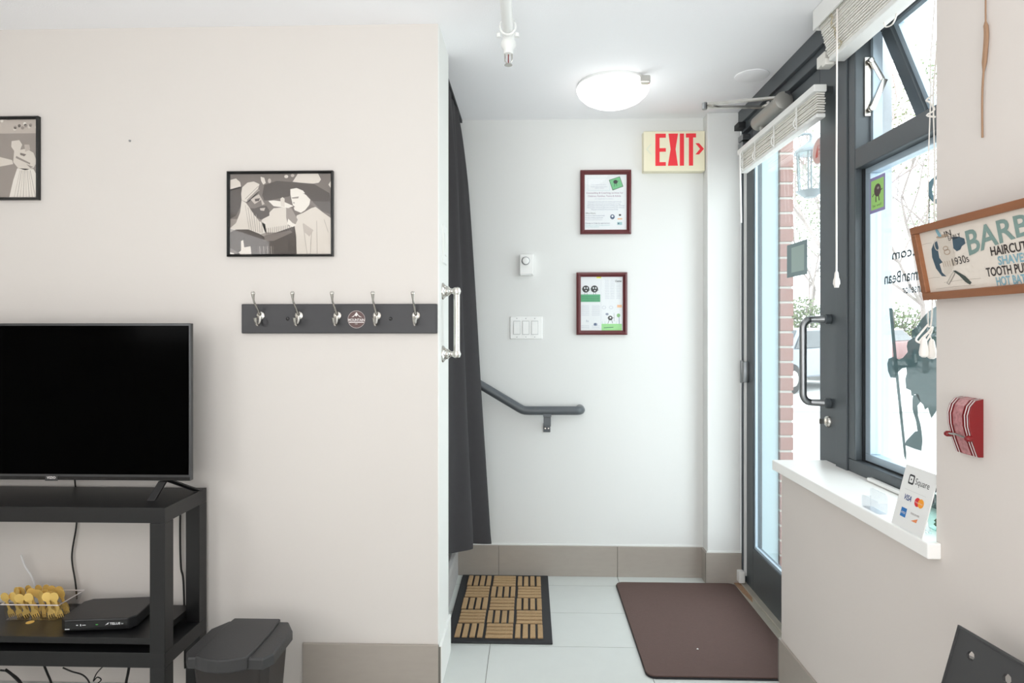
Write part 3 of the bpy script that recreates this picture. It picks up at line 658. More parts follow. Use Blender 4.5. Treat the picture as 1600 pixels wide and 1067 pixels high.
EP([(482,338),(520,338),(520,614),(482,614)]); EP([(537,338),(628,338),(628,373),(537,373)]); EP([(564,373),(602,373),(602,614),(564,614)])
EP([(622,422),(655,422),(700,471),(655,519),(622,519),(664,471)][:2]+[(700,471),(664,471)]); EP([(664,471),(700,471),(655,519),(622,519)])
fa = ink('faint chevron',(222,222,200)); EP([(215,425),(232,425),(195,471),(175,471)], fa); EP([(175,471),(195,471),(232,515),(215,515)], fa)
E.build('lettering', ex)

# ------------------------------------------------------------------ coat rack
x0, z1 = onY(377,475,YL-.018); x1, z0 = onY(685,521,YL-.018); x1 = min(x1, XE-.004)
rk = thing('coat_rack', ((x0+x1)/2,YL,z0), 'black wall board with five chrome double coat hooks and a round badge', 'coat rack')
MB().box(x0,x1,YL-.018,YL,z0,z1).build('board', M['rack'], rk, .003)
for i, px in enumerate((407,467,527,589,650)):
    hx, hz = onY(px,493,YL-.02)
    h = MB().lathe((hx,YL-.0175,hz),(0,-1,0),[(.015,0),(.014,.003),(.008,.006)],16)
    h.tube(smoothpath([(hx,YL-.02,hz-.002),(hx-.001,YL-.035,hz+.012),(hx-.005,YL-.055,hz+.035),(hx-.008,YL-.065,hz+.055),(hx-.009,YL-.068,hz+.066)],5), [.0048]*10+[.0032]*5+[.0034]*3+[.0045]*3, 10) if False else None
    up = smoothpath([(hx,YL-.02,hz+.002),(hx,YL-.034,hz+.012),(hx,YL-.055,hz+.032),(hx,YL-.072,hz+.046),(hx,YL-.078,hz+.062),(hx,YL-.080,hz+.074)],5)
    h.tube(up, [.006-.0028*min(1,k/14)+(.0038*max(0,(k-17))/8) for k in range(len(up))], 10)
    lo = smoothpath([(hx,YL-.02,hz-.002),(hx,YL-.026,hz-.022),(hx,YL-.040,hz-.034),(hx,YL-.056,hz-.026),(hx,YL-.060,hz-.008)],5)
    h.tube(lo, [.006-.002*min(1,k/10)+(.004*max(0,(k-14))/6) for k in range(len(lo))], 10)
    h.lathe(up[-1],(0,0,1),[(.0072,-.002),(.0072,.003),(.004,.007)],10)
    h.build('double_hook', M['silver'], rk)
for px in (449,610):
    sx, sz = onY(px,498,YL-.02); MB().lathe((sx,YL-.018,sz),(0,-1,0),[(.0065,0),(.005,.003),(.001,.004)],12).build('screw_cap', M['plast_d'], rk)
bx_, bz_ = onY(557,499,YL-.018); q = Flat((bx_,YL-.0182,bz_),(1,0,0),(0,0,1),(0,-1,0)); R_ = .0315
q.ell(0,0,R_,R_,ink('badge brown',(98,76,74)),1,32); wh = ink('white',(232,228,226))
q.poly([(-.018,.008),(-.008,.014),(0,.026),(.008,.014),(.020,.007),(.010,.009),(.004,.016),(0,.010),(-.006,.014),(-.010,.009)],wh,2)
q.text('MOUNTAIN',-.0285,-.006,.0125,wh,3,width=.057,bold=.02); q.rect(-.026,-.0115,.026,-.0085,wh,2); q.text('CO',-.005,-.018,.006,wh,3); q.ring(0,0,R_*.97,R_*.97,.0008,wh,2)
q.build('badge', rk)
# screw hole in wall
sx, sz = onY(203,220,YL)
tag(MB().lathe((sx,YL,sz),(0,-1,0),[(.004,0),(.0035,.003),(.001,.004)],10).build('wall_screw', M['steel']), 'tiny bare screw in the beige wall above the television', 'screw')
# grab handle on the wall end
gh = thing('grab_handle', (XE,2.40,1.12), 'polished chrome grab handle on the wall end by the curtain', 'grab handle')
ygh = 2.365; zt_, zb_ = PX(690,456,XE)[2], PX(690,553,XE)[2]
ygh = 2.31; kz = ygh/(ct-.11*st)/F
zt_, zb_ = CH+(HOR-455)*kz, CH+(HOR-553)*kz
for z in (zt_, zb_):
    MB().lathe((XE,ygh,z),(1,0,0),[(.031,0),(.030,.004),(.024,.008),(.019,.014),(.017,.020),(.018,.023),(.012,.028),(.010,.036),(.012,.042)],24).lathe((XE+.052,ygh,z),(0,0,1),[(.004,-.016),(.012,-.012),(.016,0),(.012,.012),(.004,.016)],20).build('rosette', M['silver'], gh)
MB().tube([(XE+.052,ygh,zb_),(XE+.052,ygh,zt_)], .0115, 18).build('bar', M['silver'], gh)
# plate on wall end
tag(MB().box(XE,XE+.005,2.30,2.40,1.50,1.64).box(XE+.005,XE+.008,2.315,2.345,1.53,1.61).box(XE+.005,XE+.008,2.358,2.388,1.53,1.61).build('wall_plate', M['white'], None, .001), 'white plastic switch plate on the narrow wall end above the grab handle', 'light switch')

# ------------------------------------------------------------------ television and stand
XT = -1.14; XT0 = -2.04; YT0 = 1.945; YT1 = 2.2
ts = thing('tv_stand', ((XT+XT0)/2,2.07,0), 'black square-legged open shelf unit under the television', 'tv stand')
MB().box(XT0,XT,YT0,YT1,.652,.70).build('top_board', M['black'], ts, .0012)
MB().box(XT0+.048,XT-.048,YT0+.01,YT1-.005,.268,.288).build('shelf', M['black'], ts, .001)
MB().box(XT0,XT,YT0,YT1,.20,.247).build('lower_top_board', M['black'], ts, .0012)
for x in (XT-.048, XT0):
    for y in (YT0, YT1-.048):
        MB().box(x,x+.048,y,y+.048,.2475,.6515).build('leg', M['black'], ts, .001)
        MB().box(x,x+.048,y,y+.048,0,.1995).build('leg', M['black'], ts, .001)
tv = thing('television', (-1.58,2.08,.70), 'black flat-screen television on the black stand', 'television')
tx1 = -1.121; tx0 = tx1-.915; tz0, tz1 = .757, 1.277; ty = 2.06
MB().box(tx0,tx1,ty,ty+.018,tz0,tz1).box(tx0+.12,tx1-.12,ty+.018,ty+.06,tz0+.02,tz1-.14).build('casing', M['bezel'], tv, .002)
MB().box(tx0+.006,tx1-.006,ty-.0008,ty,tz0+.020,tz1-.008).build('screen', M['screen'], tv)
MB().box(tx0+.002,tx1-.002,ty-.002,ty-.0002,tz0+.001,tz0+.012).build('lower_bezel', M['plast_d'], tv, .0005)
lx = onY(81,747,ty)[0]
q = Flat((lx,ty-.0025,tz0+.006),(1,0,0),(0,0,1),(0,-1,0)); q.mb.box(lx-.021,lx+.021,ty-.0028,ty-.001,tz0-.002,tz0+.013,M['bezel']); q.text('VIZIO',-.015,-.001,.011,wh,3,width=.030,bold=.02); q.build('logo_plate', tv)
fx = onY(252,757,ty)[0]
for s, xx in ((1, fx), (-1, tx0+(tx1-fx))):
    MB().obox((xx-.012,ty+.003,.754),(.026*s,0,0),(0,.012,0),(-.012*s,-.045,-.052)).obox((xx,ty+.008,.756),(.03*s,0,0),(0,.012,0),(.062*s,.075,-.054)).build('foot', M['plast'], tv, .001)
# set-top box
sb_ = thing('set_top_box', (-1.39,2.08,.289), 'black set-top box with tiny lit display on the shelf', 'set-top box')
o = Vector((-1.506,1.978,.293)); ex_ = Vector((math.cos(.12),math.sin(.12),0)); ey_ = Vector((-math.sin(.12),math.cos(.12),0))
Wb, Db, Hb = .232, .165, .036
c = .02
outl = [(c,0),(Wb-c,0),(Wb,c),(Wb,Db-c),(Wb-c,Db),(c,Db),(0,Db-c),(0,c)]
MB().prism([o+ex_*a+ey_*b for a,b in outl],(0,0,Hb)).build('case', M['plast'], sb_, .003)
MB().obox(o+ex_*.021-ey_*.0006+Vector((0,0,.004)), ex_*(Wb-.042), ey_*.0006, (0,0,Hb-.009)).build('front_panel', M['plast_d'], sb_)
q = Flat(o-ey_*.0012, ex_, (0,0,1), -ey_)
led = ink('display white',(235,238,240)); 
q.text('TELUS',.158,.017,.0095,led,1,width=.032,bold=.02); q.poly([(.143,.016),(.155,.025),(.153,.019)],led,1); q.text('tv',.193,.017,.008,led,1); q.rect(.056,.018,.062,.0205,led,1); q.rect(.068,.016,.071,.022,led,1); q.rect(.074,.018,.085,.0195,led,1); q.rect(.115,.018,.122,.020,ink('led green',(90,200,90)),1); q.rect(.022,.006,.036,.0085,led,1)
q.build('display', sb_)
for a_,b_ in ((.02,.02),(.21,.02),(.02,.14),(.21,.14)):
    pp = o+ex_*a_+ey_*b_; MB().lathe((pp.x,pp.y,.2882),(0,0,1),[(.006,0),(.006,.0055)],10).build('rubber_foot', M['rubber'], sb_)
# fork tray
tr = thing('clear_tray', (-1.66,2.11,.288), 'clear plastic tray holding gold forks on the shelf', 'tray')
tx0_, tx1_, ty0_, ty1_, tzb = -1.758, -1.562, 2.055, 2.175, .2885
g = MB()
g.box(tx0_+.01,tx1_-.02,ty0_+.008,ty1_-.008,tzb,tzb+.002)
g.obox((tx0_+.01,ty0_+.008,tzb),(tx1_-tx0_-.03,0,0),(0,.0015,0),(0,-.008,.055)); g.obox((tx0_+.01,ty1_-.0095,tzb),(tx1_-tx0_-.03,0,0),(0,.0015,0),(0,.008,.055))
g.obox((tx0_+.01,ty0_+.008,tzb),(.0015,0,0),(0,ty1_-ty0_-.016,0),(-.01,0,.055)); g.obox((tx1_-.02,ty0_+.008,tzb),(.0015,0,0),(0,ty1_-ty0_-.016,0),(.02,0,.055))
g.build('tray_wall', M['clear'], tr)
rim = [(tx0_,ty0_,tzb+.055),(tx1_,ty0_,tzb+.055),(tx1_,ty1_,tzb+.055),(tx0_,ty1_,tzb+.055)]
MB().tube(rim,.002,6,closed=True).build('rim', mat('frosted rim',(226,218,216),.3), tr)
def fork_outline():
    p = []
    p += [(-.003,.0),(-.006,.05),(-.012,.075)]
    return p
def make_fork(loc, lean, yaw, label, first=None):
    if first is None:
        r = thing('plastic_fork', (0,0,0), label, 'fork', 'gold forks in the clear tray')
        # handle up (+z), tines down
        h = MB().prism([(-.004,0,.028),(.004,0,.028),(.0045,0,.056),(.012,0,.064),(.014,0,.074),(.011,0,.083),(.004,0,.088),(-.004,0,.088),(-.011,0,.083),(-.014,0,.074),(-.012,0,.064),(-.0045,0,.056)],(0,.0018,0))
        h.build('handle', M['gold'], r)
        t = MB().prism([(-.004,0,.029),(-.010,0,.022),(-.011,0,.012),(.011,0,.012),(.010,0,.022),(.004,0,.029)],(0,.0018,0))
        for k in range(4): xk = -.0095+k*.0063; t.prism([(xk-.0015,0,.0125),(xk+.0018,0,.0125),(xk+.0006,0,0),(xk-.0003,0,0)],(0,.0018,0))
        t.build('tines', M['gold'], r)
    else:
        r = first.copy(); C.objects.link(r)
        for ch in first.children: c = ch.copy(); C.objects.link(c); c.parent = r
        r['label'] = label
    r.location = loc; r.rotation_euler = (lean[0], lean[1], yaw); return r
f0 = None
for row, (yy, nm) in enumerate(((2.078,'front'),(2.105,'middle'),(2.135,'back'))):
    for k in range(7 if row<2 else 6):
        lab = 'gold plastic fork standing tines down in the %s row of the clear tray' % nm
        f = make_fork((-1.738+k*.0275+row*.003, yy, tzb+.0035), (random.uniform(-.06,.12), -.28+random.uniform(-.1,.08), random.uniform(-.4,.4)), 0 if f0 is None else random.uniform(-.5,.5), lab, f0)
        f['group'] = 'gold forks standing in the clear tray'; f['label'] = '%s gold plastic fork from the left in the %s row of the clear tray' % (('first','second','third','fourth','fifth','sixth','seventh')[k], nm)
        if f0 is None: f0 = f
cx, cy_ = onZ(47,972,.289); tag(MB().lathe((cx,cy_,.2882),(0,0,1),[(.012,0),(.012,.001)],20).build('reflection_disc', M['gold']), 'small flat gold disc standing for a pale reflection on the shelf in front of the tray', 'disc')  # pale oval reflection on the shelf, modelled as a flat disc
# cables
def cable(pts, r, label, m='cable'): return tag(MB().tube(smoothpath(pts,8), r, 8).build('cable', M[m]), label, 'cable')
cable([(-1.585,2.15,.74),(-1.60,2.18,.735),(-1.615,2.205,.70),(-1.61,2.208,.62),(-1.615,2.208,.55),(-1.63,2.208,.45),(-1.615,2.205,.36),(-1.61,2.206,.30)], .0028, 'black cable hanging behind the fork tray under the television')
cable([(-1.235,2.207,.69),(-1.238,2.206,.55),(-1.235,2.206,.42),(-1.225,2.206,.35),(-1.22,2.206,.06)], .0035, 'black cable hanging behind the right rear leg of the stand')
cable([(-1.80,2.19,.46),(-1.785,2.19,.42),(-1.76,2.19,.38),(-1.752,2.195,.33),(-1.76,2.19,.291)], .003, 'white cable curving down at the left of the fork tray', 'wcable')
def low(px1,px2,px3,py0=1044): return [(onY(px1,py0,2.15)[0],2.15,.198),(onY(px2,1055,2.16)[0],2.16,.12),(onY(px3,1067,2.17)[0],2.17,.035),(onY(px3+12,1067,2.17)[0],2.15,.004)]
cable([Vector(PY(8,1046,2.10)),Vector(PY(20,1055,2.11)),Vector(PY(36,1072,2.12)),Vector(PY(44,1090,2.12))], .0045, 'thick black cable under the stand at the far left')
cable([Vector(PY(0,1047,2.12)),Vector(PY(14,1050,2.13)),Vector(PY(30,1062,2.14)),Vector(PY(40,1080,2.14))], .003, 'thin black cable beside the thick one under the stand')
cable([Vector(PY(69,1040,2.10)),Vector(PY(74,1052,2.11)),Vector(PY(80,1068,2.12)),Vector(PY(80,1090,2.12))], .0035, 'black cable dropping straight under the middle of the stand')
cable([Vector(PY(98,1043,2.10)),Vector(PY(112,1049,2.11)),Vector(PY(130,1055,2.12)),Vector(PY(140,1068,2.12)),Vector(PY(142,1090,2.12))], .0025, 'thin black cable sagging to the right under the stand')
cable([Vector(PY(160,1042,2.13)),Vector(PY(151,1052,2.12)),Vector(PY(146,1064,2.12)),Vector(PY(152,1058,2.12)),Vector(PY(158,1062,2.12)),Vector(PY(150,1070,2.12)),Vector(PY(146,1075,2.12)),Vector(PY(156,1090,2.12))], .002, 'thin looped black cable coiled under the set-top box')
cable([Vector(PY(202,1040,2.10)),Vector(PY(200,1052,2.11)),Vector(PY(197,1068,2.12)),Vector(PY(197,1090,2.12))], .0045, 'thick straight black cable beside the right leg under the stand')

# ------------------------------------------------------------------ bin
bn = thing('waste_bin', (-.89,1.94,0), 'charcoal lidded waste bin on the floor beside the stand', 'bin')
zl = .30
def binout(x0,x1,y0,y1,c): return [(x0+.02,y0),(x1-.02,y0),(x1,y0+.03),(x1,y1-c),(x1-c*.6,y1),(x0+c*.6,y1),(x0,y1-c),(x0,y0+.03)]
bt = binout(-1.005,-.775,1.835,2.045,.05)
bb = [( -.89+(a+.89)*.82, 1.94+(b-1.94)*.82) for a,b in bt]
n = len(bt)
MB().add([(a,b,0) for a,b in bb]+[(a,b,zl-.035) for a,b in bt], [tuple(range(n))[::-1], tuple(range(n,2*n))]+[(i,(i+1)%n,n+(i+1)%n,n+i) for i in range(n)]).build('bin_body', M['binb'], bn, .004)
lo_ = binout(-1.022,-.758,1.822,2.055,.055)
li = [(-.89+(a+.89)*.985, 1.94+(b-1.94)*.98) for a,b in lo_]
MB().add([(a,b,zl-.034) for a,b in lo_]+[(a,b,zl-.006) for a,b in lo_]+[(a,b,zl) for a,b in li], [tuple(range(n))[::-1], tuple(range(2*n,3*n))]+[(k*n+i,k*n+(i+1)%n,(k+1)*n+(i+1)%n,(k+1)*n+i) for k in range(2) for i in range(n)]).build('lid', M['bin'], bn, .003)
fr = [(-.975,2.06),(-.982,1.98),(-.978,1.86),(-.975,1.815)]+[(-.975+.153*t, 1.815-.022*math.sin(PI*t)) for t in (.15,.3,.5,.7,.85)]+[(-.822,1.815),(-.818,1.86),(-.815,1.98),(-.82,2.06)]
MB().prism([(a,b,zl-.032) for a,b in fr],(0,0,.040)).build('lid_flap', M['bin'], bn, .005, 3)

# ------------------------------------------------------------------ mats
cm = thing('coir_doormat', (-.13,2.87,0), 'black rubber doormat with basketweave coir strips beside the stairs', 'doormat')
mx0, mx1, my0, my1 = -.345, .088, 2.53, 3.222
MB().box(mx0,mx1,my0,my1,.0005,.009).build('rubber_base', M['rubber'], cm, .003)
bxm, bym = .032, .022; cw = (mx1-mx0-2*bxm)/3; rh = (my1-my0-2*bym)/5
for i in range(3):
    for j in range(5):
        X0, Y0 = mx0+bxm+i*cw, my0+bym+j*rh; vert = (i+j) % 2 == 0
        for k in range(4):
            if vert: a0,a1,b0,b1 = X0+cw*(k+.12)/4, X0+cw*(k+.82)/4, Y0+rh*.06, Y0+rh*.94
            else: a0,a1,b0,b1 = X0+cw*.05, X0+cw*.95, Y0+rh*(k+.14)/4, Y0+rh*(k+.84)/4
            MB().box(a0,a1,b0,b1,.0085,.016+random.uniform(-.001,.001)).build('coir_strip', M['coir'], cm, .002, 1)
bm_ = thing('brown_mat', (.715,2.73,0), 'plain brown rubber-backed mat in front of the glass door', 'doormat')
def rr(x0,x1,y0,y1,r,n=5):
    p = []
    for cx,cy,a in ((x1-r,y1-r,0),(x0+r,y1-r,PI/2),(x0+r,y0+r,PI),(x1-r,y0+r,1.5*PI)): p += arc((cx,cy),r,a,a+PI/2,n)
    return p
MB().prism([(a,b,.0005) for a,b in rr(.418,1.0,2.293,3.15,.035)],(0,0,.004)).build('rubber_backing', M['rubber'], bm_)
MB().prism([(a,b,.0045) for a,b in rr(.420,.998,2.298,3.148,.034)],(0,0,.006)).build('pile', M['mat_brown'], bm_, .002)
lx_, ly_ = onZ(1090,1014,.0105); tag(MB().lathe((lx_,ly_,.0105),(0,0,1),[(.004,0),(.003,.002)],7).build('paper_scrap', M['white']), 'tiny white scrap on the brown mat', 'scrap')

# ------------------------------------------------------------------ right wall things
# barber sign, leaning out at the top
A = Vector((.878,1.430,1.322)); TT = Vector((-.030,0,.160)); vv_ = TT.normalized(); uu = Vector((0,-1,0)); nn_ = uu.cross(vv_)*1
if nn_.x > 0: nn_ = -nn_
sg = thing('barber_sign', (.885,1.14,1.32), 'wood-framed whitewashed barber sign leaning off the right wall', 'sign')
SW, SH, fb = .60, TT.length, .016
fm = MB()
fm.obox(A-nn_*.012, uu*SW, vv_*fb, nn_*.022); fm.obox(A-nn_*.012+vv_*(SH-fb), uu*SW, vv_*fb, nn_*.022)
fm.build('frame', M['oak'], sg, .0012); 
for s0 in (0, SW-fb): MB().obox(A-nn_*.012+uu*s0+vv_*fb, uu*fb, vv_*(SH-2*fb), nn_*.022).build('frame', M['oak'], sg, .0012)
MB().obox(A+uu*fb+vv_*fb-nn_*.008, uu*(SW-2*fb), vv_*(SH-2*fb), nn_*.008).build('painted_board', M['board'], sg)
q = Flat(A+uu*fb+vv_*fb, uu, vv_, nn_); oo_ = q.o.copy(); BW, BH_ = SW-2*fb, SH-2*fb
sage = ink('sage',(122,146,140)); blk = ink('black brown',(50,42,40)); sky = ink('dusty blue',(126,168,182)); deep = ink('deep blue grey',(62,84,98)); crm = ink('cream',(206,196,184)); tan = ink('tan',(172,150,130)); dg = ink('dark green grey',(62,72,68)); grn = ink('grain',(176,164,152))
for b_,a0,a1 in ((.105,.0,.035),(.030,.0,.04),(.018,.05,.16),(.09,.12,.17),(.006,.02,.14),(.06,.2,.25)): q.line([(a0,b_),((a0+a1)/2,b_+.0012),(a1,b_)], .0008, grn, 1)
# shaving mug, brush, strop, razor
q.u = uu*1.42; q.o = oo_-uu*.014*.42+uu*.014
q.poly([(.014,.075),(.016,.092),(.024,.104),(.036,.108),(.042,.100),(.030,.085),(.030,.070),(.040,.075),(.040,.062),(.028,.058),(.030,.040),(.038,.030),(.028,.032),(.018,.050)], deep, 2)
q.poly([(.032,.112),(.034,.075),(.030,.072),(.036,.060),(.034,.035),(.040,.030),(.064,.055),(.064,.075),(.060,.115)], crm, 3); q.ell(.046,.114,.014,.0035,tan,4); q.ring(.030,.098,.006,.012,.002,crm,4)
q.ring(.048,.088,.006,.005,.0018,tan,5); q.ring(.050,.080,.007,.006,.0018,tan,5)
for k in range(6): q.line([(.036+k*.005,.062),(.037+k*.005,.050)],.001,tan,5)
q.poly([(.038,.114),(.034,.126),(.033,.136),(.037,.134),(.041,.124),(.045,.114)], sky, 5); q.poly([(.066,.108),(.080,.106),(.090,.100),(.090,.090),(.082,.086),(.078,.080),(.070,.078),(.064,.085)], deep, 2)
q.poly([(.054,.040),(.060,.040),(.078,.026),(.088,.012),(.084,.008),(.076,.014),(.066,.028)], dg, 3); q.line([(.056,.036),(.038,.014)],.006,blk,2); q.line([(.0557,.0357),(.0387,.0147)],.0045,crm,3)
q.text('IN',.052,.110,.018,blk,4,rot=.1,width=.014); q.text('EARLY',.058,.102,.013,blk,4,rot=.1,width=.026); q.text('1930s',.058,.050,.022,blk,4,rot=.1,width=.034)
q.u = uu.copy(); q.o = oo_
q.text('BARBER',.141,.066,.068,sage,4,width=.238,bold=.018,arch=(-1.6,.020,.2)); q.text('SHOP',.40,.088,.045,sage,4,width=.15,bold=.03)
q.text('HAIRCUTS',.199,.058,.0235,blk,4,width=.096,bold=.02); q.text('SHAVES',.213,.039,.0225,sky,4,width=.070,bold=.02)
q.text('TOOTH PULLING',.178,.020,.0235,blk,4,width=.140,bold=.02); q.text('HOT BATHS',.199,.001,.023,sky,4,width=.090,bold=.02)
q.build('painted_lettering', sg)
# leather cord on wall
a0 = PX(1541,-40,XR-.006); b0 = PX(1535,215,XR-.004)
tag(MB().tube(smoothpath([a0+Vector((0,0,.12)),PX(1540,20,XR-.005),PX(1541,60,XR-.005),PX(1535,140,XR-.005),b0]), [.0016]*8+[.0045]*8+[.002]*17 , 6).build('leather_cord', M['strap']), 'thin brown cord hanging down the right wall above the barber sign', 'cord')
# red fire alarm pull station
fp = thing('fire_alarm_pull', (XR,1.31,1.0), 'red curved fire alarm pull station on the right wall', 'fire alarm')
yn = onX(1537,660,XR)[0]; yf = yn+.066
zt2, zb2 = 1.118, 1.003
pr_ = [(0,0),(.010,0),(.020,.028),(.028,.060),(.029,.082),(.024,.100),(.014,.112),(0,.1155)]
MB().prism([(XR-a,yn,zb2+b) for a,b in pr_],(0,yf-yn,0)).build('housing', M['pullred'], fp, .0008)
gy_ = ink('stripe',(222,212,210)); st_ = MB()
for o_ in (.002,.010,.052,.060):
    for (a,b),(c_,d_) in zip(pr_[1:-1], pr_[2:]):
        st_.add([(XR-a-.0007,yn+o_,zb2+b),(XR-a-.0007,yn+o_+.003,zb2+b),(XR-c_-.0007,yn+o_+.003,zb2+d_),(XR-c_-.0007,yn+o_,zb2+d_)],[(0,1,2,3)])
st_.build('white_stripes', gy_, fp)
st_ = MB(); 
for (a,b),(c_,d_) in zip(pr_[1:-1], pr_[2:]): st_.add([(XR-a-.0009,yn+.018,zb2+b),(XR-a-.0009,yn+.046,zb2+b),(XR-c_-.0009,yn+.046,zb2+d_),(XR-c_-.0009,yn+.018,zb2+d_)],[(0,1,2,3)])
st_.build('lettered_panel', mat('worn red panel',(176,120,122),.25,noise=.6,nscale=130), fp)
MB().tube([(XR-.029,yn-.003,1.040),(XR-.032,yn+.033,1.044),(XR-.029,yf+.003,1.040)], .0022, 8).build('glass_rod', M['silver'], fp)
for yy in (yn+.002, yf-.002): MB().lathe((XR-.022,yy,1.040),(-1,0,0),[(.006,0),(.006,.009),(.004,.012)],12).build('rod_holder', M['pullred'], fp)
# square card
cs = thing('card_sign', (.862,1.49,.79), 'white leaning payment card sign on the near end of the sill', 'sign')
B0 = Vector((.868,1.553,.7915)); dU = (Vector((.868,1.434,.7915))-B0); dV = Vector((.036,0,.141)); uu2 = dU.normalized(); vv2 = dV.normalized(); nv2 = uu2.cross(vv2); nv2 = nv2 if nv2.x < 0 else -nv2
MB().obox(B0, dU, dV, -nv2*.0025).build('card', mat('white card',(232,232,230),.35), cs)
MB().obox(B0+dU*.3+dV*.0, dU*.4, Vector((.045,0,0)), (0,0,.002)).obox(B0+dU*.3+Vector((.043,0,0)), dU*.4, dV*.35-Vector((.03,0,0)), (.002,0,0)).build('easel_back', M['clear'], cs)
q = Flat(B0, uu2, vv2, nv2); cw_, ch_ = dU.length, dV.length
UVc = lambda a,b: (a*cw_, b*ch_)
k1 = ink('near black',(40,40,42)); 
q.poly(rr(.023,.044,.104,.127,.004,4), k1, 1); q.poly(rr(.0265,.0405,.108,.123,.0025,3), mat('white card',(232,232,230)), 2); q.rect(.0315,.1135,.0355,.1175,k1,3)
q.text('Square',.049,.108,.021,k1,1,width=.052); q.line([(.018,.090),(.098,.090)],.0005,ink('hair grey',(190,190,190)),1)
vb = ink('card blue',(32,62,128)); q.text('VISA',.024,.066,.018,vb,1,width=.027,shear=.25,bold=.02)
q.ell(.074,.071,.0105,.0105,ink('card red',(216,44,52)),1,24); q.ell(.087,.071,.0105,.0105,ink('card amber',(242,158,40)),2,24); q.text('MasterCard',.0665,.069,.0045,wh,4,width=.027)
q.rect(.024,.026,.045,.047,ink('card mid blue',(36,112,180)),1); q.text('AMEX',.026,.033,.008,wh,3,width=.017)
q.text('DISCOVER',.061,.040,.006,ink('grey text',(120,104,98)),1,width=.032); q.poly([(.068,.026),(.088,.026),(.090,.036)],ink('card orange',(226,138,86)),1)
q.build('printed_logos', cs)
# clear holder
cl2 = thing('card_holder', (.885,1.665,.79), 'small clear acrylic business card holder on the sill', 'card holder')
hy0, hy1 = 1.62, 1.70
def rrv(y0,y1,z0,z1,r): return [(y,z) for y,z in rr(y0,y1,z0,z1,r,3)]
MB().prism([(.875,y,z) for y,z in rrv(hy0,hy1,.791,.822,.006)],(-.002,0,0)).build('front_lip', M['clear'], cl2)
MB().prism([(.897,y,z) for y,z in rrv(hy0,hy1,.791,.840,.008)],(-.002,0,.0)).box(.875,.897,hy0+.003,hy1-.003,.7905,.7925).box(.875,.897,hy0,hy0+.0015,.792,.818).box(.875,.897,hy1-.0015,hy1,.792,.818).build('back_panel', M['clear'], cl2)
# jar
jr = thing('glass_jar', (.955,1.47,.79), 'small green glass jar of moss behind the card sign', 'jar')
MB().lathe((.955,1.49,.7905),(0,0,1),[(.02,0),(.032,.006),(.036,.03),(.028,.055),(.02,.065),(.022,.085)],20).build('glass', glass_mat('green glass',(.7,.86,.83)), jr)
g = MB()
for k in range(16): g.lathe((.955+random.uniform(-.018,.018),1.49+random.uniform(-.018,.018),.794+random.uniform(0,.014)),(0,0,1),[(.002,0),(.006,.004),(.002,.009)],6)
tag(g.build('moss', M['leaf'], jr), kind='stuff')

# chair against the right wall (its backrest corner shows)
ch = thing('side_chair', (.60,1.0,0), 'charcoal chair with round-holed flat backrest against the right wall', 'chair')
tc_ = PX(1497,977,.80); tl = Vector((.80, tc_.y, tc_.z)); lean = Vector((-.28,0,-1)).normalized(); hU = Vector((.055,-.45,0)); 
q = [PY(1465,1067,0)] if False else None
bm2 = bmesh.new(); nU, nV = 18, 16
# panel with round holes, made as a grid with octagonal openings
def panel(o, U_, V_, cols_, rows_, r, th_):
    mb = MB(); nrm = U_.cross(V_).normalized()
    if nrm.x > 0: nrm = -nrm
    du, dv = U_/cols_, V_/rows_; lu, lv = du.length, dv.length; fs = []; vs_ = []
    for s in (0, 1):
        for i in range(cols_):
            for j in range(rows_):
                b = len(vs_); c0 = o+du*(i+.5)+dv*(j+.5)-nrm*th_*s
                sq = [(-.5,-.5),(0,-.5),(.5,-.5),(.5,0),(.5,.5),(0,.5),(-.5,.5),(-.5,0)]
                vs_ += [c0+du*a+dv*b_ for a,b_ in sq]
                vs_ += [c0+du*(r/lu*math.cos(t))+dv*(r/lv*math.sin(t)) for t in [(-.75+.25*k)*PI for k in range(8)]]
                for k in range(8):
                    f = (b+k, b+(k+1)%8, b+8+(k+1)%8, b+8+k); fs.append(f if s == 0 else f[::-1])
    half = len(vs_)//2
    for c_ in range(cols_*rows_):
        b = c_*16
        for k in range(8): fs.append((b+8+k, b+8+(k+1)%8, half+b+8+(k+1)%8, half+b+8+k))
    mb.add(vs_, fs); 
    # rim
    mb.tube([o, o+U_, o+U_+V_, o+V_], th_*.8, 6, closed=True)
    return mb
panel(tl+Vector((-.003,-.008,.001)), hU, lean*.36, 6, 5, .0085, .005).build('backrest', M['chair'], ch)
bz = tl+lean*.36
MB().prism([(a,b,.44) for a,b in rr(.30,bz.x+.05,tc_.y-.47,tc_.y-.01,.05)],(0,0,.022)).build('seat', M['chair'], ch, .005)
for yy in (tc_.y-.02, tc_.y-.45):
    MB().tube([tl+Vector((.012,yy-tc_.y,-.05)), bz+Vector((.012,yy-tc_.y,0)), (bz.x+.0,yy,.44), (bz.x+.05,yy,0)], .011, 10).build('leg', M['steel'], ch)
    MB().tube([(.36,yy,.44),(.32,yy,0)], .011, 10).build('leg', M['steel'], ch)

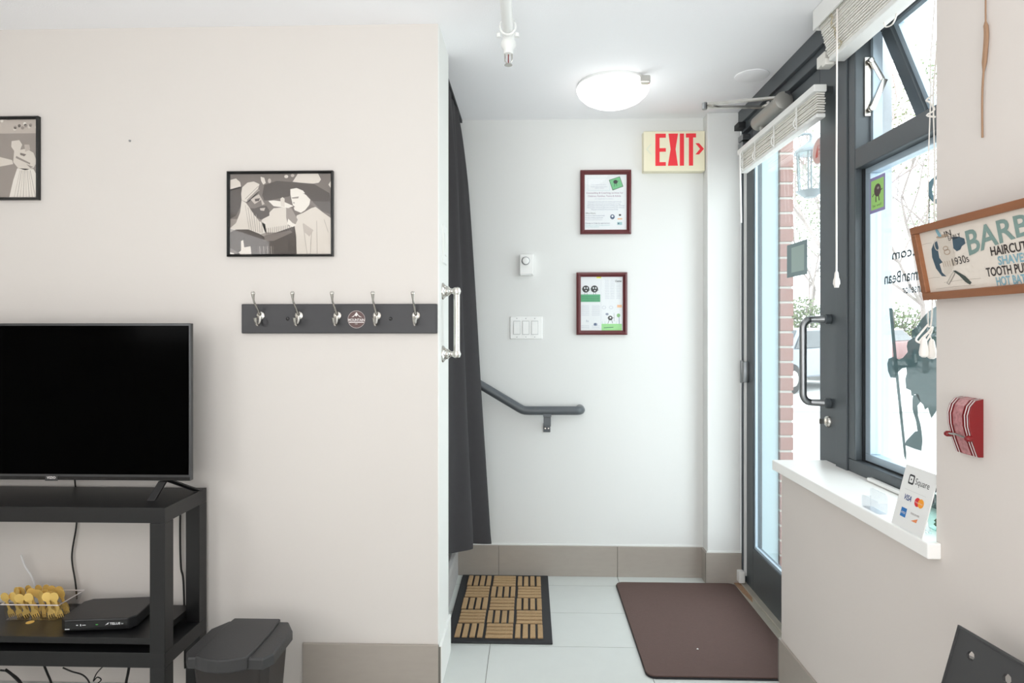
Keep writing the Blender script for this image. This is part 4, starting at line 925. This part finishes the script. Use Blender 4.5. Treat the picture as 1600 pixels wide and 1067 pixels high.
# ------------------------------------------------------------------ stickers and film on the glass
XG = XD-.0045
q = Flat(PX(1279,236,XG),(0,-1,0),(0,0,1),(-1,0,0))
rd = ink('sticker red',(206,96,84)); q.ell(0,0,.052,.050,ink('sticker white',(236,228,226)),1,28); q.ell(0,0,.046,.045,ink('sticker pink',(222,184,178)),2,28); q.poly([(-.024,-.012),(-.006,.026),(-.004,-.020),(-.022,-.022)],rd,3)
q.text('THIS PLACE',-.002,.014,.012,rd,3,width=.042); q.text('ALARM',-.002,.0,.014,rd,3,width=.042,bold=.03); q.text('GUARDED',-.002,-.014,.012,rd,3,width=.042)
tag(q.build('alarm_sticker'), 'round red and white sticker high on the door glass', 'sticker')
q = Flat(PX(1245,405,XG),(0,-1,0),(0,0,1),(-1,0,0)); sq = ink('sticker grey green',(128,148,150)); sq2 = ink('sticker pale green',(168,188,182))
q.rect(-.098,-.068,.098,.068,sq,1); q.rect(-.078,-.050,.070,.052,sq2,2); q.rect(-.078,-.050,-.052,.052,sq,3)
tag(q.build('square_sticker'), 'square grey-green sticker in the middle of the door glass', 'sticker')
XG2 = 1.0955
q = Flat(PX(1371,303,1.0785),(0,-1,0),(0,0,1),(-1,0,0)); q.u = Vector((0,-1.28,0)); q.rect(-.034,-.056,.034,.056,ink('lilac',(150,140,186)),1); q.rect(-.028,-.046,.028,.046,ink('lime',(164,214,120)),2); bw_ = ink('bean brown',(84,66,66))
q.ell(.001,.012,.015,.020,bw_,3); q.ell(.004,.018,.005,.004,ink('grey tan',(160,150,140)),4); q.line([(-.014,.004),(-.022,-.004)],.003,bw_,3); q.line([(.014,.008),(.022,.012)],.003,bw_,3); q.line([(-.006,-.006),(-.006,-.024)],.004,bw_,3); q.line([(.006,-.006),(.008,-.022)],.004,bw_,3); q.text('be well',-.020,-.038,.012,ink('moss',(90,120,70)),3,width=.038)
tag(q.build('bean_sticker'), 'lilac-edged green sticker with a round brown figure in the window corner', 'sticker')
# lettering on the outer glass, read from the street, so mirrored inside
q = Flat(Vector((1.0955,0,0)),(0,-1,0),(0,0,1),(-1,0,0)); tx = ink('window lettering grey',(72,84,90))
def wt(txt, pxr, pyb, hpx, wpx, m):
    a_, b_ = PX(pxr, pyb, 1.0955)[1:], None
    y_, z_ = a_; l_ = abs(onX(pxr-wpx, pyb, 1.0955)[0]-y_); k = (CH-z_)
    q.text(txt, -y_, z_, hpx*(y_/F)*1.35, m, 1, width=l_, mirror=True, bold=.02)
wt('.com', 1429, 399, 17, 35, tx); wt('umanBean', 1442, 436, 20, 60, tx); wt('ounsellor', 1449, 455, 15, 39, ink('window lettering pale',(86,96,102)))
tag(q.build('window_lettering'), 'thin grey mirrored lettering on the window glass', 'lettering')
q = Flat(PX(1440,600,XG2),(0,-1,0),(0,0,1),(-1,0,0))
fgm = film_mat('translucent teal grey film', (76,106,110), .93)
def UF(pts): 
    out = []
    for a,b in pts:
        y_, z_ = onX(1360+a/3.335, 400+b/3.335, XG2); out.append((q.o.y-y_, z_-q.o.z))
    return out
q.poly(UF([(340,262),(300,290),(265,330),(240,370),(218,385),(215,405),(218,430),(195,445),(190,470),(195,500),(170,530),(150,540),(120,525),(95,535),(88,560),(92,600),(105,632),(130,636),(140,610),(165,585),(188,580),(190,610),(182,640),(186,690),(210,700),(215,730),(235,720),(260,760),(275,775),(285,800),(300,790),(318,845),(332,825),(360,780),(400,700),(420,560),(410,400),(380,300)]), fgm, 1)
q.poly(UF([(222,725),(250,720),(262,760),(246,780),(248,830),(262,880),(268,920),(272,965),(266,1015),(232,1005),(180,985),(185,965),(232,915),(246,912),(238,860),(220,800),(218,760)]), fgm, 1)
q.poly(UF([(98,272),(115,272),(145,600),(165,800),(188,1030),(186,1067),(176,1040),(150,800),(128,600)]), fgm, 2)
tag(q.build('silhouette_decal'), 'teal-grey window decal of a shaggy walking figure holding a long staff', 'decal')
# crescent hanging
cr = thing('crescent_ornament', (1.0,1.56,1.55), 'blue-grey metal crescent moon hanging inside the window', 'ornament')
cc = PY(1474,296,1.56); R1 = .037
outer = [(cc.x-R1*math.cos(t), cc.z+R1*math.sin(t)) for t in [(-.62+1.24*i/22)*PI for i in range(23)]]
inner = [(cc.x+.008-(R1-.001)*math.cos(t)*.96, cc.z+R1*.93*math.sin(t)) for t in [(.60-1.20*i/22)*PI for i in range(23)]]
MB().prism([(a,1.56,b) for a,b in outer+inner],(0,.003,0)).build('crescent', mat('blue grey metal',(92,120,132),.4,metal=.5), cr)
MB().tube([(cc.x-.006,1.561,2.14),(cc.x-.006,1.561,cc.z+R1-.004)], .0009, 5).tube([(cc.x-R1+.004,1.561,cc.z-.015),(cc.x-R1+.004,1.561,1.45)],.0009,5).build('string', M['cable'], cr)

# ------------------------------------------------------------------ outside
struct('ground_outside', MB().box(1.13, 60, -30, 60, -.25, -.12), M['asphalt'])
struct('ground_step', MB().box(1.13, 1.9, 1.0, 3.3, -.12, -.03), M['kerb'])
pier = struct('wall_outer', MB().box(1.13, 1.262, 3.27, 3.6, -.12, 2.6), mat('pale blue jamb cladding',(172,190,196),.5))
bp = struct('wall_brick', MB().box(1.266, 1.325, 3.258, 3.6, -.12, 2.6), M['mortar'])
me0 = None
for k in range(34):
    z = -.11+k*.0755
    for (xa, xb, ya, yb) in (((1.264,1.331,3.252,3.44) if k%2 else (1.264,1.331,3.252,3.34)),):
        o = MB().box(xa,xb,ya,yb,z,z+.064).build('brick', M['brick'], bp, .002, 1)
ln = thing('wall_lantern', (1.5,3.5,2.0), 'grey exterior lantern on the brick outside the door', 'lantern')
lc = Vector((1.52,3.5,0))
MB().box(1.331,1.36,3.46,3.54,2.10,2.24).tube(smoothpath([(1.345,3.5,2.2),(1.43,3.5,2.30),(1.52,3.5,2.32),(1.52,3.5,2.27)]), .008, 8).build('arm', M['lantern'], ln)
MB().lathe((1.52,3.5,2.215),(0,0,1),[(.085,0),(.08,.015),(.03,.05),(.01,.07)],8).lathe((1.52,3.5,1.995),(0,0,1),[(.03,-.02),(.055,0),(.075,.015)],8).build('cap', M['lantern'], ln)
for k in range(6):
    t = k*PI/3; MB().tube([(1.52+.06*math.cos(t),3.5+.06*math.sin(t),2.01),(1.52+.07*math.cos(t),3.5+.07*math.sin(t),2.216)], .004, 6).build('bar', M['lantern'], ln)
MB().lathe((1.52,3.5,2.011),(0,0,1),[(.055,0),(.066,.203)],12).build('glass', M['glass'], ln)
# planter wall
struct('wall_planter', MB().box(2.05, 3.9, 5.0, 5.2, -.12, .62).box(2.02,3.93,4.97,5.23,.62,.67), M['kerb'], .01)
# cars
def car(x, y, rz, paint, label):
    r = thing('parked_car', (x,y,-.12), label, 'car')
    def P(mb): return mb
    side = [(-2.1,.32),(-2.15,.6),(-2.05,.85),(-1.3,.95),(-.65,1.38),(.75,1.42),(1.45,.98),(1.95,.92),(2.12,.7),(2.15,.32)]
    body = MB(); n = len(side); W2 = .86
    ws = [W2,W2,W2*.96,W2*.94,W2*.74,W2*.74,W2*.94,W2*.95,W2,W2]
    body.add([(a,-w_,b) for (a,b),w_ in zip(side,ws)]+[(a,w_,b) for (a,b),w_ in zip(side,ws)], [tuple(range(n))[::-1], tuple(range(n,2*n))]+[(i,(i+1)%n,n+(i+1)%n,n+i) for i in range(n)])
    def mk(mb, name, m, par, bev=0, loc=(0,0,0)):
        o = mb.build(name, m, None, bev); o.parent = par; return o
    mk(body, 'car_body', paint, r, .05)
    for s in (-1,1):
        mk(MB().add([(-1.15,s*.835,.97),(-.62,s*.665,1.34),(.7,s*.665,1.37),(1.25,s*.83,1.0)],[(0,1,2,3) if s<0 else (3,2,1,0)]), 'side_window', M['cglass'], r)
        for xx in (-1.3, 1.3):
            wh_ = mk(MB().lathe((xx,s*.87,.32),(0,s,0),[(.32,-.2),(.32,.0),(.29,.015)],20), 'wheel', M['tyre'], r)
            o = MB().lathe((0,0,0),(0,s,0),[(.19,0),(.17,.02),(.04,.03)],10).build('hub_cap', M['silver'], None); o.parent = wh_; o.location = (0, s*.11, .13)
        mk(MB().box(-2.17,-2.06,s*.5,s*.78,.60,.74), 'headlight', M['lens'], r, .02); mk(MB().box(2.05,2.16,s*.55,s*.8,.66,.82), 'tail_light', M['carp2'], r, .02)
    mk(MB().add([(-1.28,-.76,.985),(-1.28,.76,.985),(-.70,.60,1.365),(-.70,-.60,1.365)],[(0,3,2,1)]), 'windscreen', M['cglass'], r)
    mk(MB().box(-2.19,-2.12,-.42,.42,.46,.62), 'grille', M['cglass'], r, .01)
    r.rotation_euler = (0,0,rz)
    return r
car(6.1, 15.2, math.radians(38), M['carp'], 'silver car parked nearest the brick, seen through the door glass')
car(8.7, 19.0, math.radians(38), M['carp3'], 'white car parked further off, seen through the door')
car(12.6, 23.6, math.radians(40), M['carp2'], 'red car at the far end of the parking row')
car(15.5, 22.0, math.radians(38), M['carp3'], 'white car in the car park seen through the window')
# far fence
fc = thing('metal_fence', (16,27,-.12), 'pale railing fence along the far side of the car park', 'fence')
MB().box(5,32,27,27.04,.75,.80).box(5,32,27,27.04,0,.05).build('fence_rail', M['fence'], fc)
g = MB()
for k in range(108): g.box(5+k*.25, 5.03+k*.25, 27, 27.03, -.12, .9)
tag(g.build('fence_pickets', M['fence'], fc), kind='stuff')
# bare trees
def tree(x, y, h, seed, label, leafy):
    rnd = random.Random(seed); r = thing('bare_tree', (x,y,-.12), label, 'tree', None)
    t = MB(); tips = []
    def br(p, d, L, rad, dep):
        q_ = [p]; rr_ = [rad]; cur = p.copy(); dd = d.copy()
        for k in range(3):
            dd = (dd+Vector((rnd.uniform(-.16,.16),rnd.uniform(-.16,.16),rnd.uniform(-.02,.12)))).normalized(); cur = cur+dd*L/3; q_.append(cur.copy()); rr_.append(rad*(1-.13*(k+1)))
        t.tube(q_, rr_, 5 if dep > 1 else 7, caps=False); tips.append(cur)
        if dep < 5:
            for k in range(3 if dep else 4):
                nd = (dd*.75+Vector((rnd.uniform(-1,1),rnd.uniform(-1,1),rnd.uniform(-.15,.7)))*.75).normalized()
                br(q_[rnd.choice((2,3,3))], nd, L*rnd.uniform(.6,.8), rad*.55, dep+1)
    br(Vector((x,y,-.12)), Vector((0,0,1)), h*.36, h*.011, 0)
    t.build('branches', M['bark'], r)
    if leafy:
        g = MB()
        for p_ in tips:
            if p_.z < .8: continue
            for _ in range(leafy):
                c_ = p_+Vector((rnd.gauss(0,.22),rnd.gauss(0,.22),rnd.gauss(0,.22))); a = Vector((rnd.uniform(-1,1),rnd.uniform(-1,1),rnd.uniform(-1,1))).normalized()*.06; b_ = a.orthogonal().normalized()*.045
                g.add([c_-a,c_-b_,c_+a,c_+b_],[(0,1,2,3)])
        tag(g.build('leaves', M['leaf'], r), kind='stuff')
    return r
tree(6.5, 12.8, 7.5, 3, 'bare spreading tree seen through the top of the door glass', 0)
tree(14.0, 31.6, 9.5, 8, 'sparsely leafed tree behind the parked cars', 3)
tree(12.6, 20.6, 9.0, 12, 'leafy tree seen through the lower window pane', 7)
tree(20.5, 32.0, 8.0, 21, 'distant leafy tree at the right of the window view', 3)
rnd = random.Random(5)
def shrub(x, y, w_, h_, label, n_):
    r = thing('shrub', (x,y,-.12), label, 'shrub')
    g = MB()
    for _ in range(n_):
        while True:
            v = Vector((rnd.uniform(-1,1),rnd.uniform(-1,1),rnd.uniform(0,1)))
            if .35 < v.length < 1: break
        c_ = Vector((x,y,-.1))+Vector((v.x*w_,v.y*w_*.6,v.z*h_)); a = Vector((rnd.uniform(-1,1),rnd.uniform(-1,1),rnd.uniform(-1,1))).normalized()*.09; b_ = a.orthogonal().normalized()*.06
        g.add([c_-a,c_-b_,c_+a,c_+b_],[(0,1,2,3)])
    tag(g.build('foliage', M['leaf'], r), kind='stuff')
    s = MB()
    for k in range(7): s.tube([(x,y,-.12),(x+rnd.uniform(-.6,.6)*w_,y+rnd.uniform(-.3,.3)*w_,h_*.8)], .03, 5)
    s.build('stem', M['bark'], r)
shrub(12.4, 29.3, 1.6, 2.9, 'olive shrub behind the silver car beyond the door', 2600)
shrub(16.6, 29.3, 2.0, 2.6, 'broad olive shrub along the far fence', 2600)
shrub(21.4, 29.3, 2.2, 3.2, 'tall olive shrub at the right end of the fence', 2600)
